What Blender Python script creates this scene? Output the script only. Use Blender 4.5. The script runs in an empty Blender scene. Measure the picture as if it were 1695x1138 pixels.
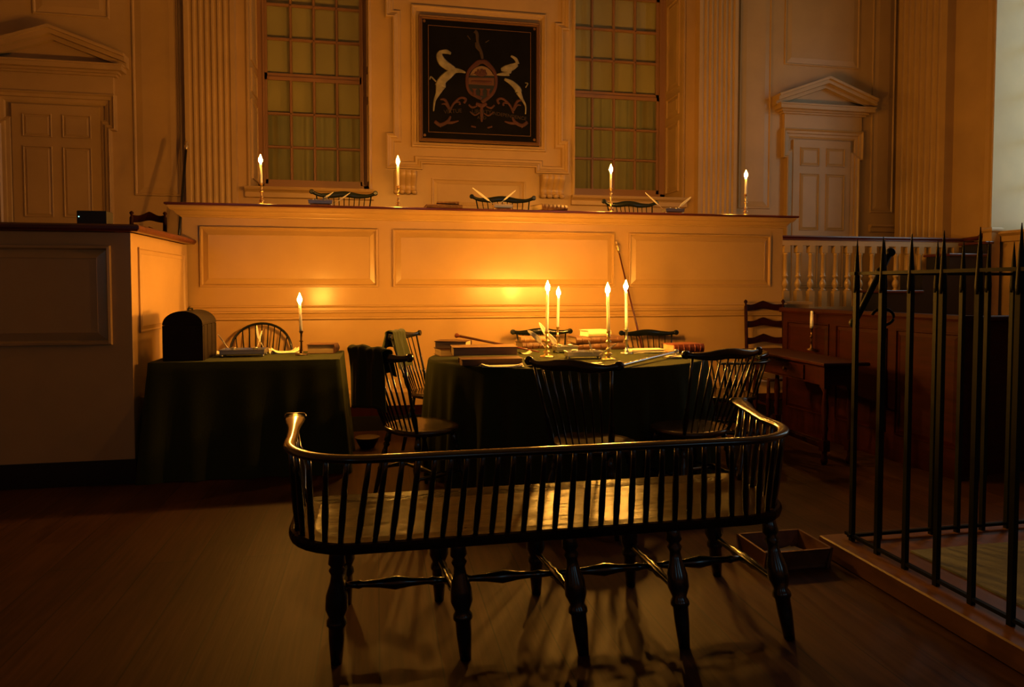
import bpy, bmesh, math, random
from mathutils import Vector, Matrix
random.seed(7)
PI = math.pi
sc = bpy.context.scene
COL = sc.collection

# ------------------------------------------------------------------ camera model
F, CX, V0, HOR, EYE = 1130.0, 847.5, 518.0, 475.0, 1.29
UP_ = -224.0
Yc = Vector((UP_, V0 - HOR, -F)).normalized()
Zc = Vector((0, F, V0 - HOR)).normalized()
Xc = Yc.cross(Zc).normalized()
Yc = Zc.cross(Xc).normalized()
def ray(px, py):
    v = Vector((px - CX, V0 - py, -F))
    return Vector((Xc.dot(v), Yc.dot(v), Zc.dot(v)))
def P(px, py, Y):
    r = ray(px, py); t = Y / r.y
    return Vector((r.x * t, Y, EYE + r.z * t))
def PZ(px, py, z):
    r = ray(px, py); t = (z - EYE) / r.z
    return Vector((r.x * t, r.y * t, z))
def PX(px, py, X):
    r = ray(px, py); t = X / r.x
    return Vector((X, r.y * t, EYE + r.z * t))
cam = bpy.data.cameras.new('camera')
camo = bpy.data.objects.new('camera', cam); COL.objects.link(camo)
M = Matrix(((Xc.x, Xc.y, Xc.z, 0), (Yc.x, Yc.y, Yc.z, 0), (Zc.x, Zc.y, Zc.z, EYE), (0, 0, 0, 1)))
camo.matrix_world = M
cam.sensor_width = 36; cam.lens = 36 * F / 1695; cam.shift_y = -(569 - V0) / 1695
cam.clip_start = 0.02
sc.camera = camo
sc.view_settings.view_transform = 'Standard'; sc.view_settings.look = 'None'
sc.view_settings.gamma = 1; sc.view_settings.use_curve_mapping = False
sc.view_settings.exposure = 0.40
try:
    sc.cycles.sample_clamp_indirect = 3.0
    sc.cycles.caustics_reflective = False; sc.cycles.caustics_refractive = False
    sc.cycles.max_bounces = 6; sc.cycles.diffuse_bounces = 1
except Exception: pass

# ------------------------------------------------------------------ materials
MATS = {}
def mat(name, col, rough=.5, metal=0, bump=0, bscale=20, var=0, vscale=4, coat=0, sheen=0, stretch=(1, 1, 1), emit=None, spec=.5, bdist=.01):
    m = bpy.data.materials.new(name); m.use_nodes = True
    nt = m.node_tree; b = nt.nodes['Principled BSDF']
    b.inputs['Base Color'].default_value = (*col, 1); b.inputs['Roughness'].default_value = rough
    b.inputs['Metallic'].default_value = metal; b.inputs['Coat Weight'].default_value = coat
    b.inputs['Coat Roughness'].default_value = .15
    b.inputs['Specular IOR Level'].default_value = spec
    if sheen: b.inputs['Sheen Weight'].default_value = sheen; b.inputs['Sheen Roughness'].default_value = .5
    if emit:
        b.inputs['Emission Color'].default_value = (*emit[0], 1); b.inputs['Emission Strength'].default_value = emit[1]
    if bump or var:
        tc = nt.nodes.new('ShaderNodeTexCoord'); mp = nt.nodes.new('ShaderNodeMapping')
        nt.links.new(tc.outputs['Object'], mp.inputs[0]); mp.inputs['Scale'].default_value = stretch
    if bump:
        n = nt.nodes.new('ShaderNodeTexNoise'); n.inputs['Scale'].default_value = bscale; n.inputs['Detail'].default_value = 4
        bp = nt.nodes.new('ShaderNodeBump'); bp.inputs['Strength'].default_value = bump; bp.inputs['Distance'].default_value = bdist
        nt.links.new(mp.outputs[0], n.inputs['Vector']); nt.links.new(n.outputs['Fac'], bp.inputs['Height'])
        nt.links.new(bp.outputs[0], b.inputs['Normal'])
    if var:
        n = nt.nodes.new('ShaderNodeTexNoise'); n.inputs['Scale'].default_value = vscale; n.inputs['Detail'].default_value = 5
        r = nt.nodes.new('ShaderNodeValToRGB')
        r.color_ramp.elements[0].position = .3; r.color_ramp.elements[1].position = .7
        r.color_ramp.elements[0].color = (*[c * (1 - var) for c in col], 1)
        r.color_ramp.elements[1].color = (*[min(1, c * (1 + var)) for c in col], 1)
        nt.links.new(mp.outputs[0], n.inputs['Vector']); nt.links.new(n.outputs['Fac'], r.inputs[0])
        nt.links.new(r.outputs[0], b.inputs['Base Color'])
    MATS[name] = m
    return m
PAINT = mat('cream_paint', (.57, .36, .14), .38, bump=.25, bscale=9, var=.06, vscale=3, bdist=.004)
PAINTD = mat('semi_gloss_cream_paint', (.57, .36, .14), .27, bump=.35, bscale=7, var=.05, vscale=3, bdist=.004)
SASH = mat('brown_cream_sash_paint', (.42, .22, .12), .4)
MAHOG = mat('mahogany', (.10, .018, .010), .3, bump=.2, bscale=14, var=.3, vscale=8, stretch=(.3, 4, 4), coat=.3)
REDWOOD = mat('red_stained_wood', (.024, .003, .0022), .6, spec=.12, var=.3, vscale=8, stretch=(.4, 3, 3))
BLACKW = mat('black_paint', (.012, .011, .010), .35)
GRNBLK = mat('green_black_chair_paint', (.006, .009, .007), .22, bump=.15, bscale=30, coat=.3, bdist=.002)
SEATP = mat('worn_green_brown_seat_paint', (.014, .007, .003), .27, bump=.8, bscale=9, var=.6, vscale=6, stretch=(.9, 1.8, 3), coat=.0, bdist=.006, spec=.10)
CHSEAT = mat('worn_chair_seat_paint', (.045, .026, .012), .26, bump=.3, bscale=14, var=.4, coat=.4, bdist=.003)
CLOTH = mat('dark_green_wool', (.042, .048, .014), .95, bump=.4, bscale=180, sheen=.02, bdist=.002, spec=.1)
CLOTHB = mat('olive_green_cloth', (.085, .095, .038), .95, bump=.4, bscale=160, sheen=.2, bdist=.002, spec=.1)
BRASS = mat('brass', (.95, .72, .33), .3, 1)
PEWTER = mat('pewter', (.55, .55, .52), .32, 1)
STEEL = mat('polished_silver', (.75, .75, .78), .2, 1)
IRON = mat('black_iron', (.004, .006, .005), .55, .0, spec=.12)
DKBRASS = mat('dark_bronze', (.16, .10, .05), .35, 1)
WAX = mat('candle_wax', (.95, .90, .78), .5); WAX.node_tree.nodes['Principled BSDF'].inputs['Subsurface Weight'].default_value = 1; WAX.node_tree.nodes['Principled BSDF'].inputs['Subsurface Radius'].default_value = (1, .8, .5); WAX.node_tree.nodes['Principled BSDF'].inputs['Subsurface Scale'].default_value = .06
WICK = mat('charred_wick', (.01, .01, .01), .9)
QUILL = mat('white_feather', (.85, .80, .68), .8)
PAPER = mat('cream_paper', (.82, .74, .55), .85, var=.05)
PAGES = mat('aged_page_edges', (.42, .30, .15), .9, var=.25, vscale=4, stretch=(1, 1, 60))
PAGESD = mat('dusky_page_edges', (.22, .12, .055), .9, var=.2, vscale=4, stretch=(1, 1, 60))
LEATH = mat('brown_leather', (.11, .045, .018), .5, bump=.2, bscale=60, var=.25, vscale=10, bdist=.002)
LEATHL = mat('tan_leather', (.24, .13, .055), .55, bump=.2, bscale=60, var=.2, vscale=10, bdist=.002)
LEATHR = mat('red_leather', (.20, .045, .015), .5, bump=.2, bscale=60, var=.25, vscale=10, bdist=.002)
VELL = mat('pale_vellum', (.75, .62, .38), .6, var=.1)
CHEST = mat('dark_chest_leather', (.013, .008, .005), .6, spec=.15, bump=.5, bscale=70, var=.3, bdist=.002)
BLIND = mat('cream_window_blind', (.60, .42, .15), .9, var=.12, vscale=3)
CARPET = mat('grey_green_carpet', (.17, .19, .16), 1, bump=.3, bscale=90, var=.3, vscale=3)
DOCKW = mat('orange_brown_wood', (.13, .055, .022), .5, var=.3, vscale=5, stretch=(3, .6, 3))
PLAST = mat('black_plastic', (.012, .012, .012), .5)
LED = mat('green_lamp', (.1, .5, .4), .4, emit=((.35, .9, .8), 1.5))
PBLACK = mat('painting_dark_ground', (.006, .005, .004), .8, var=.3, spec=.1)
PGOLD = mat('gilt_line', (.20, .09, .03), .5)
PWHITE = mat('horse_white_paint', (.26, .22, .13), .6, var=.5, vscale=9)
PREDB = mat('scrollwork_russet_paint', (.075, .020, .010), .6, var=.3)
PCREAM = mat('shield_cream_paint', (.22, .13, .06), .6)
PBLUE = mat('shield_dark_blue_paint', (.012, .014, .018), .6)
CEIL = mat('plaster', (.55, .48, .38), .9)
FLAME = mat('candle_flame', (1, .8, .4), .5, emit=((1, .41, .050), 1450))
FLAMEC = mat('weakened_end_flame', (1, .8, .4), .5, emit=((1, .41, .050), 1100))  # end ledge candles: emission weakened to keep the side walls darker
FLAMEB = mat('boosted_middle_flame', (1, .8, .4), .5, emit=((1, .41, .050), 2900))  # two middle ledge candles: emission boosted to brighten the wall behind
SHADE = mat('pale_roller_shade', (.80, .62, .28), .8)
# blind: cloth that lets some daylight through
nt = BLIND.node_tree; b = nt.nodes['Principled BSDF']
tr = nt.nodes.new('ShaderNodeBsdfTranslucent'); tr.inputs[0].default_value = (.6, .46, .22, 1)
mx = nt.nodes.new('ShaderNodeMixShader'); mx.inputs[0].default_value = .35
nt.links.new(b.outputs[0], mx.inputs[1]); nt.links.new(tr.outputs[0], mx.inputs[2])
nt.links.new(mx.outputs[0], nt.nodes['Material Output'].inputs[0])
SEATP.node_tree.nodes['Principled BSDF'].inputs['IOR'].default_value = 1.27
# window glass
GLASS = bpy.data.materials.new('window_glass'); GLASS.use_nodes = True
nt = GLASS.node_tree; nt.nodes.clear()
o = nt.nodes.new('ShaderNodeOutputMaterial'); t = nt.nodes.new('ShaderNodeBsdfTransparent'); g = nt.nodes.new('ShaderNodeBsdfGlossy')
g.inputs['Roughness'].default_value = .06; t.inputs[0].default_value = (.92, .95, .9, 1)
mx = nt.nodes.new('ShaderNodeMixShader'); mx.inputs[0].default_value = .06
nt.links.new(t.outputs[0], mx.inputs[1]); nt.links.new(g.outputs[0], mx.inputs[2]); nt.links.new(mx.outputs[0], o.inputs[0])
# floor boards running away from the camera
FLOOR = bpy.data.materials.new('wide_floor_boards'); FLOOR.use_nodes = True
nt = FLOOR.node_tree; b = nt.nodes['Principled BSDF']; b.inputs['Roughness'].default_value = .55; b.inputs['Specular IOR Level'].default_value = .22
tc = nt.nodes.new('ShaderNodeTexCoord'); mp = nt.nodes.new('ShaderNodeMapping'); mp.inputs['Rotation'].default_value = (0, 0, PI / 2)
br = nt.nodes.new('ShaderNodeTexBrick'); br.inputs['Scale'].default_value = 1; br.inputs['Brick Width'].default_value = 3.4; br.inputs['Row Height'].default_value = .21
br.inputs['Mortar Size'].default_value = .003; br.inputs['Color1'].default_value = (.062, .024, .010, 1); br.inputs['Color2'].default_value = (.042, .016, .007, 1); br.inputs['Mortar'].default_value = (.02, .01, .006, 1)
nt.links.new(tc.outputs['Object'], mp.inputs[0]); nt.links.new(mp.outputs[0], br.inputs['Vector'])
mp2 = nt.nodes.new('ShaderNodeMapping'); mp2.inputs['Scale'].default_value = (14, .8, 1); ns = nt.nodes.new('ShaderNodeTexNoise'); ns.inputs['Scale'].default_value = 3; ns.inputs['Detail'].default_value = 6
nt.links.new(tc.outputs['Object'], mp2.inputs[0]); nt.links.new(mp2.outputs[0], ns.inputs['Vector'])
mc = nt.nodes.new('ShaderNodeMix'); mc.data_type = 'RGBA'; mc.blend_type = 'MULTIPLY'; mc.inputs[0].default_value = .7
rp = nt.nodes.new('ShaderNodeValToRGB'); rp.color_ramp.elements[0].position = .3; rp.color_ramp.elements[0].color = (.45, .4, .35, 1); rp.color_ramp.elements[1].position = .7; rp.color_ramp.elements[1].color = (1.2, 1.2, 1.2, 1)
nt.links.new(ns.outputs['Fac'], rp.inputs[0]); nt.links.new(br.outputs['Color'], mc.inputs[6]); nt.links.new(rp.outputs[0], mc.inputs[7]); nt.links.new(mc.outputs[2], b.inputs['Base Color'])
bp = nt.nodes.new('ShaderNodeBump'); bp.inputs['Strength'].default_value = .3; bp.inputs['Distance'].default_value = .004
nt.links.new(ns.outputs['Fac'], bp.inputs['Height']); nt.links.new(bp.outputs[0], b.inputs['Normal'])

# ------------------------------------------------------------------ mesh builder
class MB:
    def __init__(s): s.v = []; s.f = []; s.m = []; s.sm = []; s.cur = 0
    def add(s, vs, fs, smooth=False):
        n = len(s.v); s.v += [tuple(v) for v in vs]
        for f in fs: s.f.append([i + n for i in f]); s.m.append(s.cur); s.sm.append(smooth)
    def box(s, x0, x1, y0, y1, z0, z1):
        s.add([(x0, y0, z0), (x1, y0, z0), (x1, y1, z0), (x0, y1, z0), (x0, y0, z1), (x1, y0, z1), (x1, y1, z1), (x0, y1, z1)],
              [(0, 3, 2, 1), (4, 5, 6, 7), (0, 1, 5, 4), (1, 2, 6, 5), (2, 3, 7, 6), (3, 0, 4, 7)])
        return s
    def bbox(s, x0, x1, y0, y1, z0, z1, c=.005):   # box with chamfered top and bottom rims
        R = [(x0 + c, x1 - c, y0 + c, y1 - c, z0), (x0, x1, y0, y1, z0 + c), (x0, x1, y0, y1, z1 - c), (x0 + c, x1 - c, y0 + c, y1 - c, z1)]
        vs = []
        for a, b_, c_, d, z in R: vs += [(a, c_, z), (b_, c_, z), (b_, d, z), (a, d, z)]
        fs = [(3, 2, 1, 0), (12, 13, 14, 15)]
        for k in range(3):
            for i in range(4): j = (i + 1) % 4; fs.append((4 * k + i, 4 * k + j, 4 * k + 4 + j, 4 * k + 4 + i))
        s.add(vs, fs); return s
    def prism(s, poly, fn0, fn1):  # poly of 2D points, fn maps (a,b)->3D at both ends
        n = len(poly)
        s.add([fn0(*p) for p in poly] + [fn1(*p) for p in poly],
              [tuple(range(n))[::-1], tuple(range(n, 2 * n))] + [(i, (i + 1) % n, (i + 1) % n + n, i + n) for i in range(n)])
        return s
    def sweep(s, pts, ra, rb=None, up=(0, 0, 1), n=10, closed=False, caps=True, rot=0):
        pts = [Vector(p) for p in pts]; N = len(pts); up = Vector(up)
        if not isinstance(ra, (list, tuple)): ra = [ra] * N
        if rb is None: rb = ra
        if not isinstance(rb, (list, tuple)): rb = [rb] * N
        vs = []; last = None
        for i, p in enumerate(pts):
            a = pts[(i - 1) % N] if (closed or i > 0) else p; c = pts[(i + 1) % N] if (closed or i < N - 1) else p
            t = (c - a).normalized()
            sd = t.cross(up)
            if sd.length < 1e-3: sd = last if last is not None else t.orthogonal()
            sd.normalize()
            if last is not None and sd.dot(last) < 0 and False: sd = -sd
            last = sd; w = sd.cross(t).normalized()
            for k in range(n):
                q = 2 * PI * k / n + rot
                vs.append(p + sd * math.cos(q) * ra[i] + w * math.sin(q) * rb[i])
        fs = []
        for i in range(N if closed else N - 1):
            for k in range(n):
                j = (i + 1) % N; l = (k + 1) % n
                fs.append((i * n + k, i * n + l, j * n + l, j * n + k))
        s.add(vs, fs, n > 4)
        if caps and not closed: s.add(vs[:n], [tuple(range(n))]); s.add(vs[-n:], [tuple(range(n))])
        return s
    def turn(s, p0, p1, prof, n=10):
        p0 = Vector(p0); p1 = Vector(p1); d = (p1 - p0).normalized(); a = d.orthogonal().normalized(); c = d.cross(a)
        vs = []
        for t, r in prof:
            p = p0.lerp(p1, t)
            for k in range(n): q = 2 * PI * k / n; vs.append(p + a * math.cos(q) * r + c * math.sin(q) * r)
        fs = [(i * n + k, i * n + (k + 1) % n, (i + 1) * n + (k + 1) % n, (i + 1) * n + k) for i in range(len(prof) - 1) for k in range(n)]
        s.add(vs, fs, True); s.add(vs[:n], [tuple(range(n))]); s.add(vs[-n:], [tuple(range(n))]); return s
    def ball(s, c, r, n=10, m=6, sc_=(1, 1, 1)):
        prof = [(-math.cos(PI * i / m), math.sin(PI * i / m)) for i in range(m + 1)]
        vs = []
        for z, q in prof:
            q = max(q, 1e-3)
            for k in range(n): a = 2 * PI * k / n; vs.append((c[0] + r * sc_[0] * q * math.cos(a), c[1] + r * sc_[1] * q * math.sin(a), c[2] + r * sc_[2] * z))
        s.add(vs, [(i * n + k, i * n + (k + 1) % n, (i + 1) * n + (k + 1) % n, (i + 1) * n + k) for i in range(m) for k in range(n)], True); return s
    def mould(s, path, prof, fn, closed=True):   # profile (offset to the left of the path, protrusion) along a 2D path
        N = len(path); rows = []
        for i, p in enumerate(path):
            p = Vector(p); d1 = d2 = None
            if closed or i > 0: d1 = (p - Vector(path[(i - 1) % N])).normalized()
            if closed or i < N - 1: d2 = (Vector(path[(i + 1) % N]) - p).normalized()
            d1 = d1 or d2; d2 = d2 or d1
            n1 = Vector((-d1.y, d1.x)); n2 = Vector((-d2.y, d2.x)); m = (n1 + n2) / max(.2, 1 + n1.dot(n2))
            rows.append([fn(*(p + m * o), w) for o, w in prof])
        K = len(prof); vs = [v for r in rows for v in r]; fs = []
        for i in range(N if closed else N - 1):
            j = (i + 1) % N
            for k in range(K - 1): fs.append((i * K + k, j * K + k, j * K + k + 1, i * K + k + 1))
        s.add(vs, fs)
        if not closed: s.add(rows[0], [tuple(range(K))]); s.add(rows[-1], [tuple(range(K))])
        return s
    def grid(s, fn, nu, nv, smooth=True, wrap=False):
        vs = [fn(i / nu, j / nv) for j in range(nv + 1) for i in range(nu + (0 if wrap else 1))]
        W = nu if wrap else nu + 1
        s.add(vs, [(j * W + i, j * W + (i + 1) % W, (j + 1) * W + (i + 1) % W, (j + 1) * W + i) for j in range(nv) for i in range(nu)], smooth); return s
    def build(s, name, mt, parent=None, solid=0, recalc=True, loc=None, rz=0):
        me = bpy.data.meshes.new(name); me.from_pydata(s.v, [], s.f)
        for m_ in (mt if isinstance(mt, (list, tuple)) else [mt]): me.materials.append(m_)
        for p, mi, sm in zip(me.polygons, s.m, s.sm): p.material_index = mi; p.use_smooth = sm
        if recalc:
            bm = bmesh.new(); bm.from_mesh(me); bmesh.ops.remove_doubles(bm, verts=bm.verts, dist=1e-5); bmesh.ops.recalc_face_normals(bm, faces=bm.faces); bm.to_mesh(me); bm.free()
        o = bpy.data.objects.new(name, me); COL.objects.link(o)
        if parent is not None: o.parent = parent
        if loc is not None: o.location = loc
        o.rotation_euler.z = rz
        if solid:
            md = o.modifiers.new('thickness', 'SOLIDIFY'); md.thickness = solid; md.offset = 0
        return o
def tag(o, label, cat, group=None):
    o['label'] = label; o['category'] = cat
    if group: o['group'] = group
    return o
def thing(name, label, cat, loc=(0, 0, 0), rz=0, group=None):
    o = bpy.data.objects.new(name, None); COL.objects.link(o); o.location = loc; o.rotation_euler = (0, 0, rz); o.empty_display_size = .1
    return tag(o, label, cat, group)
def struct(o): o['kind'] = 'structure'; return o
def dup(root, loc, rz, label, group=None):
    r = root.copy(); COL.objects.link(r); r.location = loc; r.rotation_euler = (0, 0, rz); r['label'] = label
    if group: r['group'] = group
    for ch in list(root.children):
        c = ch.copy(); COL.objects.link(c); c.parent = r
        for gch in list(ch.children):
            d = gch.copy(); COL.objects.link(d); d.parent = c
    return r
def rect(x0, x1, z0, z1): return [(x0, z0), (x1, z0), (x1, z1), (x0, z1)]
def onwall(Y): return lambda u, v, w: (u, Y - w, v)

# ------------------------------------------------------------------ main planes
D1 = 6.22            # front of the judges bench
YB = 8.6             # back wall
PLAT = 1.0           # platform behind the bench
XL = P(316, 500, D1).x
DTOP = P(800, 346, D1 - .10).z
FIELD = [(0, 0), (.003, .018), (.016, .020), (.026, -.0005), (.072, .016), (.074, .012)]
def panel(x0, x1, z0, z1, name, parent, fn, mt=PAINT, k=1.0):
    b = MB(); pr = [(o * k, w * min(k, 1.3)) for o, w in FIELD]
    b.mould(rect(x0, x1, z0, z1), pr, fn)
    o_, w_ = pr[-1]
    b.add([fn(u, v, w_) for u, v in rect(x0 + o_, x1 - o_, z0 + o_, z1 - o_)], [(0, 1, 2, 3)])
    return b.build(name, mt, parent)

# ------------------------------------------------------------------ room shell
XR_ = P(1487, 300, YB).x; XLW = -5.2; HC = 6.4; YR = -3.2
struct(MB().box(XLW - .3, XR_ + .3, YR - .3, YB + 1.2, -.12, 0).build('floor', FLOOR))
struct(MB().box(XLW - .3, XR_ + .3, YR - .3, YB + 1.2, HC, HC + .1).build('ceiling', CEIL))
struct(MB().box(XLW - .25, XLW, YR, YB + .2, 0, HC).build('wall_left', PAINT))
# window openings in the back wall
def wx(px, py=240): return P(px, py, YB).x
def wz(px, py): return P(px, py, YB).z
WL = (wx(413), wx(611)); WR = (wx(951), wx(1130))
wL = .5 * ((WL[1] - WL[0]) + (WR[1] - WR[0]))
WSILL = .5 * (wz(510, 312) + wz(1050, 328)); WTOP = WSILL + 3.3
wb = MB()
T = .3
wb.box(XLW, WL[0], YB, YB + T, 0, HC); wb.box(WL[1], WR[0], YB, YB + T, 0, HC); wb.box(WR[1], XR_, YB, YB + T, 0, HC)
for a, b_ in (WL, WR): wb.box(a, b_, YB, YB + T, 0, WSILL); wb.box(a, b_, YB, YB + T, WTOP, HC)
wall_back = struct(wb.build('wall_back', PAINT))

REC = .6
def window(n, X0, X1):
    w = struct(thing('window_%d' % n, 'tall small-paned sash window', 'window')); del w['label']; del w['category']
    Yw = YB + REC
    j = MB()                                          # deep panelled reveals
    for xa, xb in ((X0 - .03, X0 + .006), (X1 - .006, X1 + .03)):
        j.box(xa, xb, YB + .002, Yw + .1, WSILL, WTOP)
    j.box(X0, X1, YB, Yw + .1, WTOP - .03, WTOP)
    j.box(X0, X1, YB + .02, Yw + .12, WSILL - .03, WSILL)
    j.build('reveal', PAINT, w)
    for xa, sg in ((X0, 1), (X1, -1)):
        z = WSILL + .12
        for h in (.95, .28, 1.2, .28):
            fn = (lambda u, v, p, xa=xa, sg=sg: (xa + sg * (p + .006), u, v))
            panel(YB + .1, Yw - .1, z, z + h, 'reveal_panel', w, fn)
            z += h + .09
    f = MB(); fw = .075
    f.box(X0, X0 + fw, Yw - .04, Yw + .08, WSILL, WTOP); f.box(X1 - fw, X1, Yw - .04, Yw + .08, WSILL, WTOP)
    f.box(X0, X1, Yw - .04, Yw + .08, WSILL, WSILL + .13)
    f.box(X0 + fw, X0 + fw + .02, Yw - .055, Yw - .03, WSILL + .13, WTOP); f.box(X1 - fw - .02, X1 - fw, Yw - .055, Yw - .03, WSILL + .13, WTOP)
    f.build('frame', SASH, w)
    a, b_ = X0 + fw, X1 - fw
    zb = WSILL + .13
    zr = .5 * (P(520, 131, Yw).z + P(1030, 158, Yw).z)      # meeting rail
    rows = [(zb, zr, 0), (zr, zr + (zr - zb) * 1.02, .03)]
    for k, (z0, z1, off) in enumerate(rows):
        s = MB(); y0, y1 = Yw - off * 0 + (.0 if k == 0 else .03), Yw + .035 + (.0 if k == 0 else .03)
        st = .045
        s.box(a, a + st, y0, y1, z0, z1); s.box(b_ - st, b_, y0, y1, z0, z1); s.box(a, b_, y0, y1, z0, z0 + (.06 if k == 0 else .05)); s.box(a, b_, y0, y1, z1 - .045, z1)
        ia, ib, iz0, iz1 = a + st, b_ - st, z0 + .055, z1 - .045
        for i in range(1, 4):
            x = ia + (ib - ia) * i / 4
            s.prism([(-.019, 0), (-.008, -.02), (.008, -.02), (.019, 0), (.019, .02), (-.019, .02)], lambda p, q: (x + p, y0 + .012 + q, iz0), lambda p, q: (x + p, y0 + .012 + q, iz1))
        for i in range(1, 3):
            z = iz0 + (iz1 - iz0) * i / 3
            s.prism([(-.019, 0), (-.008, -.02), (.008, -.02), (.019, 0), (.019, .02), (-.019, .02)], lambda p, q: (ia, y0 + .012 + q, z + p), lambda p, q: (ib, y0 + .012 + q, z + p))
        s.build('sash', SASH, w)
        MB().box(a + .01, b_ - .01, y1 - .012, y1 - .008, z0 + .01, z1 - .01).build('glass', GLASS, w)
    MB().grid(lambda u, v: (X0 + .02 + u * (X1 - X0 - .04), Yw + .16 + .022 * math.sin(u * 47) + .012 * math.sin(u * 91 + 1), WSILL + v * 3.2), 60, 2).build('blind', BLIND, w)
    zs2 = P(.5 * (530 if n == 1 else 1030), 10, Yw).z * 0 + (P(525, 188, Yw).z if n == 1 else P(1030, 162, Yw).z)
    MB().grid(lambda u, v: (X0 + .04 + u * (X1 - X0 - .08), Yw + .115 + .003 * math.sin(v * 40), zs2 + v * (WTOP - zs2)), 6, 30).build('roller_shade', SHADE, w)
    # sill
    s = MB(); sx0, sx1 = X0 - .05, X1 + .05
    s.mould([(sx1, YB), (sx0, YB)][::-1], [(0, 0)] * 2, lambda u, v, w_: (u, v, w_), False) if False else None
    s.prism([(0, 0), (-.09, 0), (-.10, -.015), (-.09, -.035), (-.06, -.05), (-.045, -.065), (-.045, -.12), (0, -.13)], lambda p, q: (sx0, YB + p, WSILL + .005 + q), lambda p, q: (sx1, YB + p, WSILL + .005 + q))
    s.build('sill', PAINT, w)
    b2 = MB(); b2.mould(rect(X0, X1, WSILL, WTOP), [(0, 0), (0, .02), (-.012, .02), (-.03, .008), (-.035, 0)], onwall(YB)); b2.build('moulding', PAINT, w)
    return w
window(1, *WL); window(2, *WR)

# wall mouldings / panels
tr_n = [0]
def trim(b, mt=PAINT):
    tr_n[0] += 1
    return struct(b.build('trim_%d' % tr_n[0], mt))
def wallpanel(px0, px1, z0, z1, k=1.0):
    b = MB(); fn = onwall(YB)
    pr = [(0, 0), (.006, .016), (.02, .016), (.03, .002), (.1, .014)]
    x0, x1 = wx(px0), wx(px1)
    b.mould(rect(x0, x1, z0, z1), pr, fn)
    b.add([fn(u, v, .014) for u, v in rect(x0 + .1, x1 - .1, z0 + .1, z1 - .1)], [(0, 1, 2, 3)])
    trim(b)
wallpanel(222, 299, wz(260, 325), HC - .5)
wallpanel(1222, 1275, wz(1250, 346), HC - .5)
wallpanel(1441, 1479, wz(1460, 353), HC - .5)
wallpanel(1296, 1419, wz(1355, 111), HC - .5)
wallpanel(60, 186, wz(150, 30), HC - .5)
# small shelf-like moulding to the right of the door
b = MB(); x0, x1 = wx(1437, 378), wx(1489, 378); zt = wz(1460, 373)
b.prism([(0, 0), (-.07, 0), (-.075, -.02), (-.05, -.045), (-.04, -.10), (0, -.10)], lambda p, q: (x0, YB + p, zt + q), lambda p, q: (x1, YB + p, zt + q)); trim(b)
# fluted pilasters
def pilaster(px0, px1, nfl, mt=PAINT, fn=None):
    if fn is None: fn = lambda u, v, z: (u, YB + v, z); x0, x1 = wx(px0), wx(px1)
    else: x0, x1 = px0, px1
    b = MB(); d = .13; W = x1 - x0; e = W * .07
    pts = [(x0, 0), (x0, -d), (x0 + e, -d)]
    fw = (W - 2 * e) / nfl
    for i in range(nfl):
        c = x0 + e + fw * (i + .5); r = fw * .36
        for k in range(7):
            q = PI * k / 6; pts.append((c - r * math.cos(q), -d + r * .8 * math.sin(q)))
    pts += [(x1 - e, -d), (x1, -d), (x1, 0)]
    n = len(pts)
    vs = [fn(p, q, PLAT) for p, q in pts] + [fn(p, q, HC) for p, q in pts]
    b.add(vs, [(i, i + 1, i + 1 + n, i + n) for i in range(n - 1)])
    b.add([fn(x0, 0, PLAT), fn(x0, -d - .03, PLAT), fn(x1, -d - .03, PLAT), fn(x1, 0, PLAT), fn(x0, 0, PLAT + .2), fn(x0, -d - .03, PLAT + .2), fn(x1, -d - .03, PLAT + .2), fn(x1, 0, PLAT + .2)], [(0, 1, 5, 4), (1, 2, 6, 5), (2, 3, 7, 6), (4, 5, 6, 7)])
    return trim(b, mt)
pilaster(312, 394, 7); pilaster(1149, 1212, 7)

pilaster(7.66, 8.5, 7, fn=lambda u, v, z: (XR_ + v, u, z))
# eared frame round the painting
fr = MB(); fn = onwall(YB)
cxw = .5 * (wx(693) + wx(891)); hw = .5 * (wx(929) - wx(651)); he = .5 * (wx(940) - wx(639)); hi = .5 * (wx(886) - wx(699))
zb_ear = .5 * (wz(660, 281) + wz(930, 288)); zb_mid = .5 * (wz(720, 272) + wz(860, 278)); z_ear = .5 * (wz(645, 221) + wz(935, 235)); z_tear = .5 * (wz(645, 31) + wz(935, 51)); z_top = z_tear + .9
path = [(cxw - he, zb_ear), (cxw - hi, zb_ear), (cxw - hi, zb_mid), (cxw + hi, zb_mid), (cxw + hi, zb_ear), (cxw + he, zb_ear), (cxw + he, z_ear), (cxw + hw, z_ear), (cxw + hw, z_tear), (cxw + he, z_tear), (cxw + he, z_top), (cxw - he, z_top), (cxw - he, z_tear), (cxw - hw, z_tear), (cxw - hw, z_ear), (cxw - he, z_ear)]
fr.mould(path, [(0, 0), (0, .06), (.015, .065), (.03, .05), (.045, .045), (.06, .03), (.085, .03), (.09, .022), (.1, .0)], fn)
trim(fr)
ir = MB(); px0, px1 = wx(681), wx(903); pz0 = .5 * (wz(681, 244) + wz(903, 252)); pz1 = .5 * (wz(700, 24) + wz(890, 36)) + .1
ir.mould(rect(px0, px1, pz0, pz1), [(0, 0), (.005, .03), (.02, .035), (.035, .02), (.06, .015), (.07, .0)], fn); trim(ir)
lp = MB(); lp.mould(rect(wx(714), wx(869), wz(790, 345), .5 * (wz(714, 295) + wz(869, 299))), [(0, 0), (.004, .014), (.018, .014), (.03, .002), (.07, .012)], fn); trim(lp)
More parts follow.
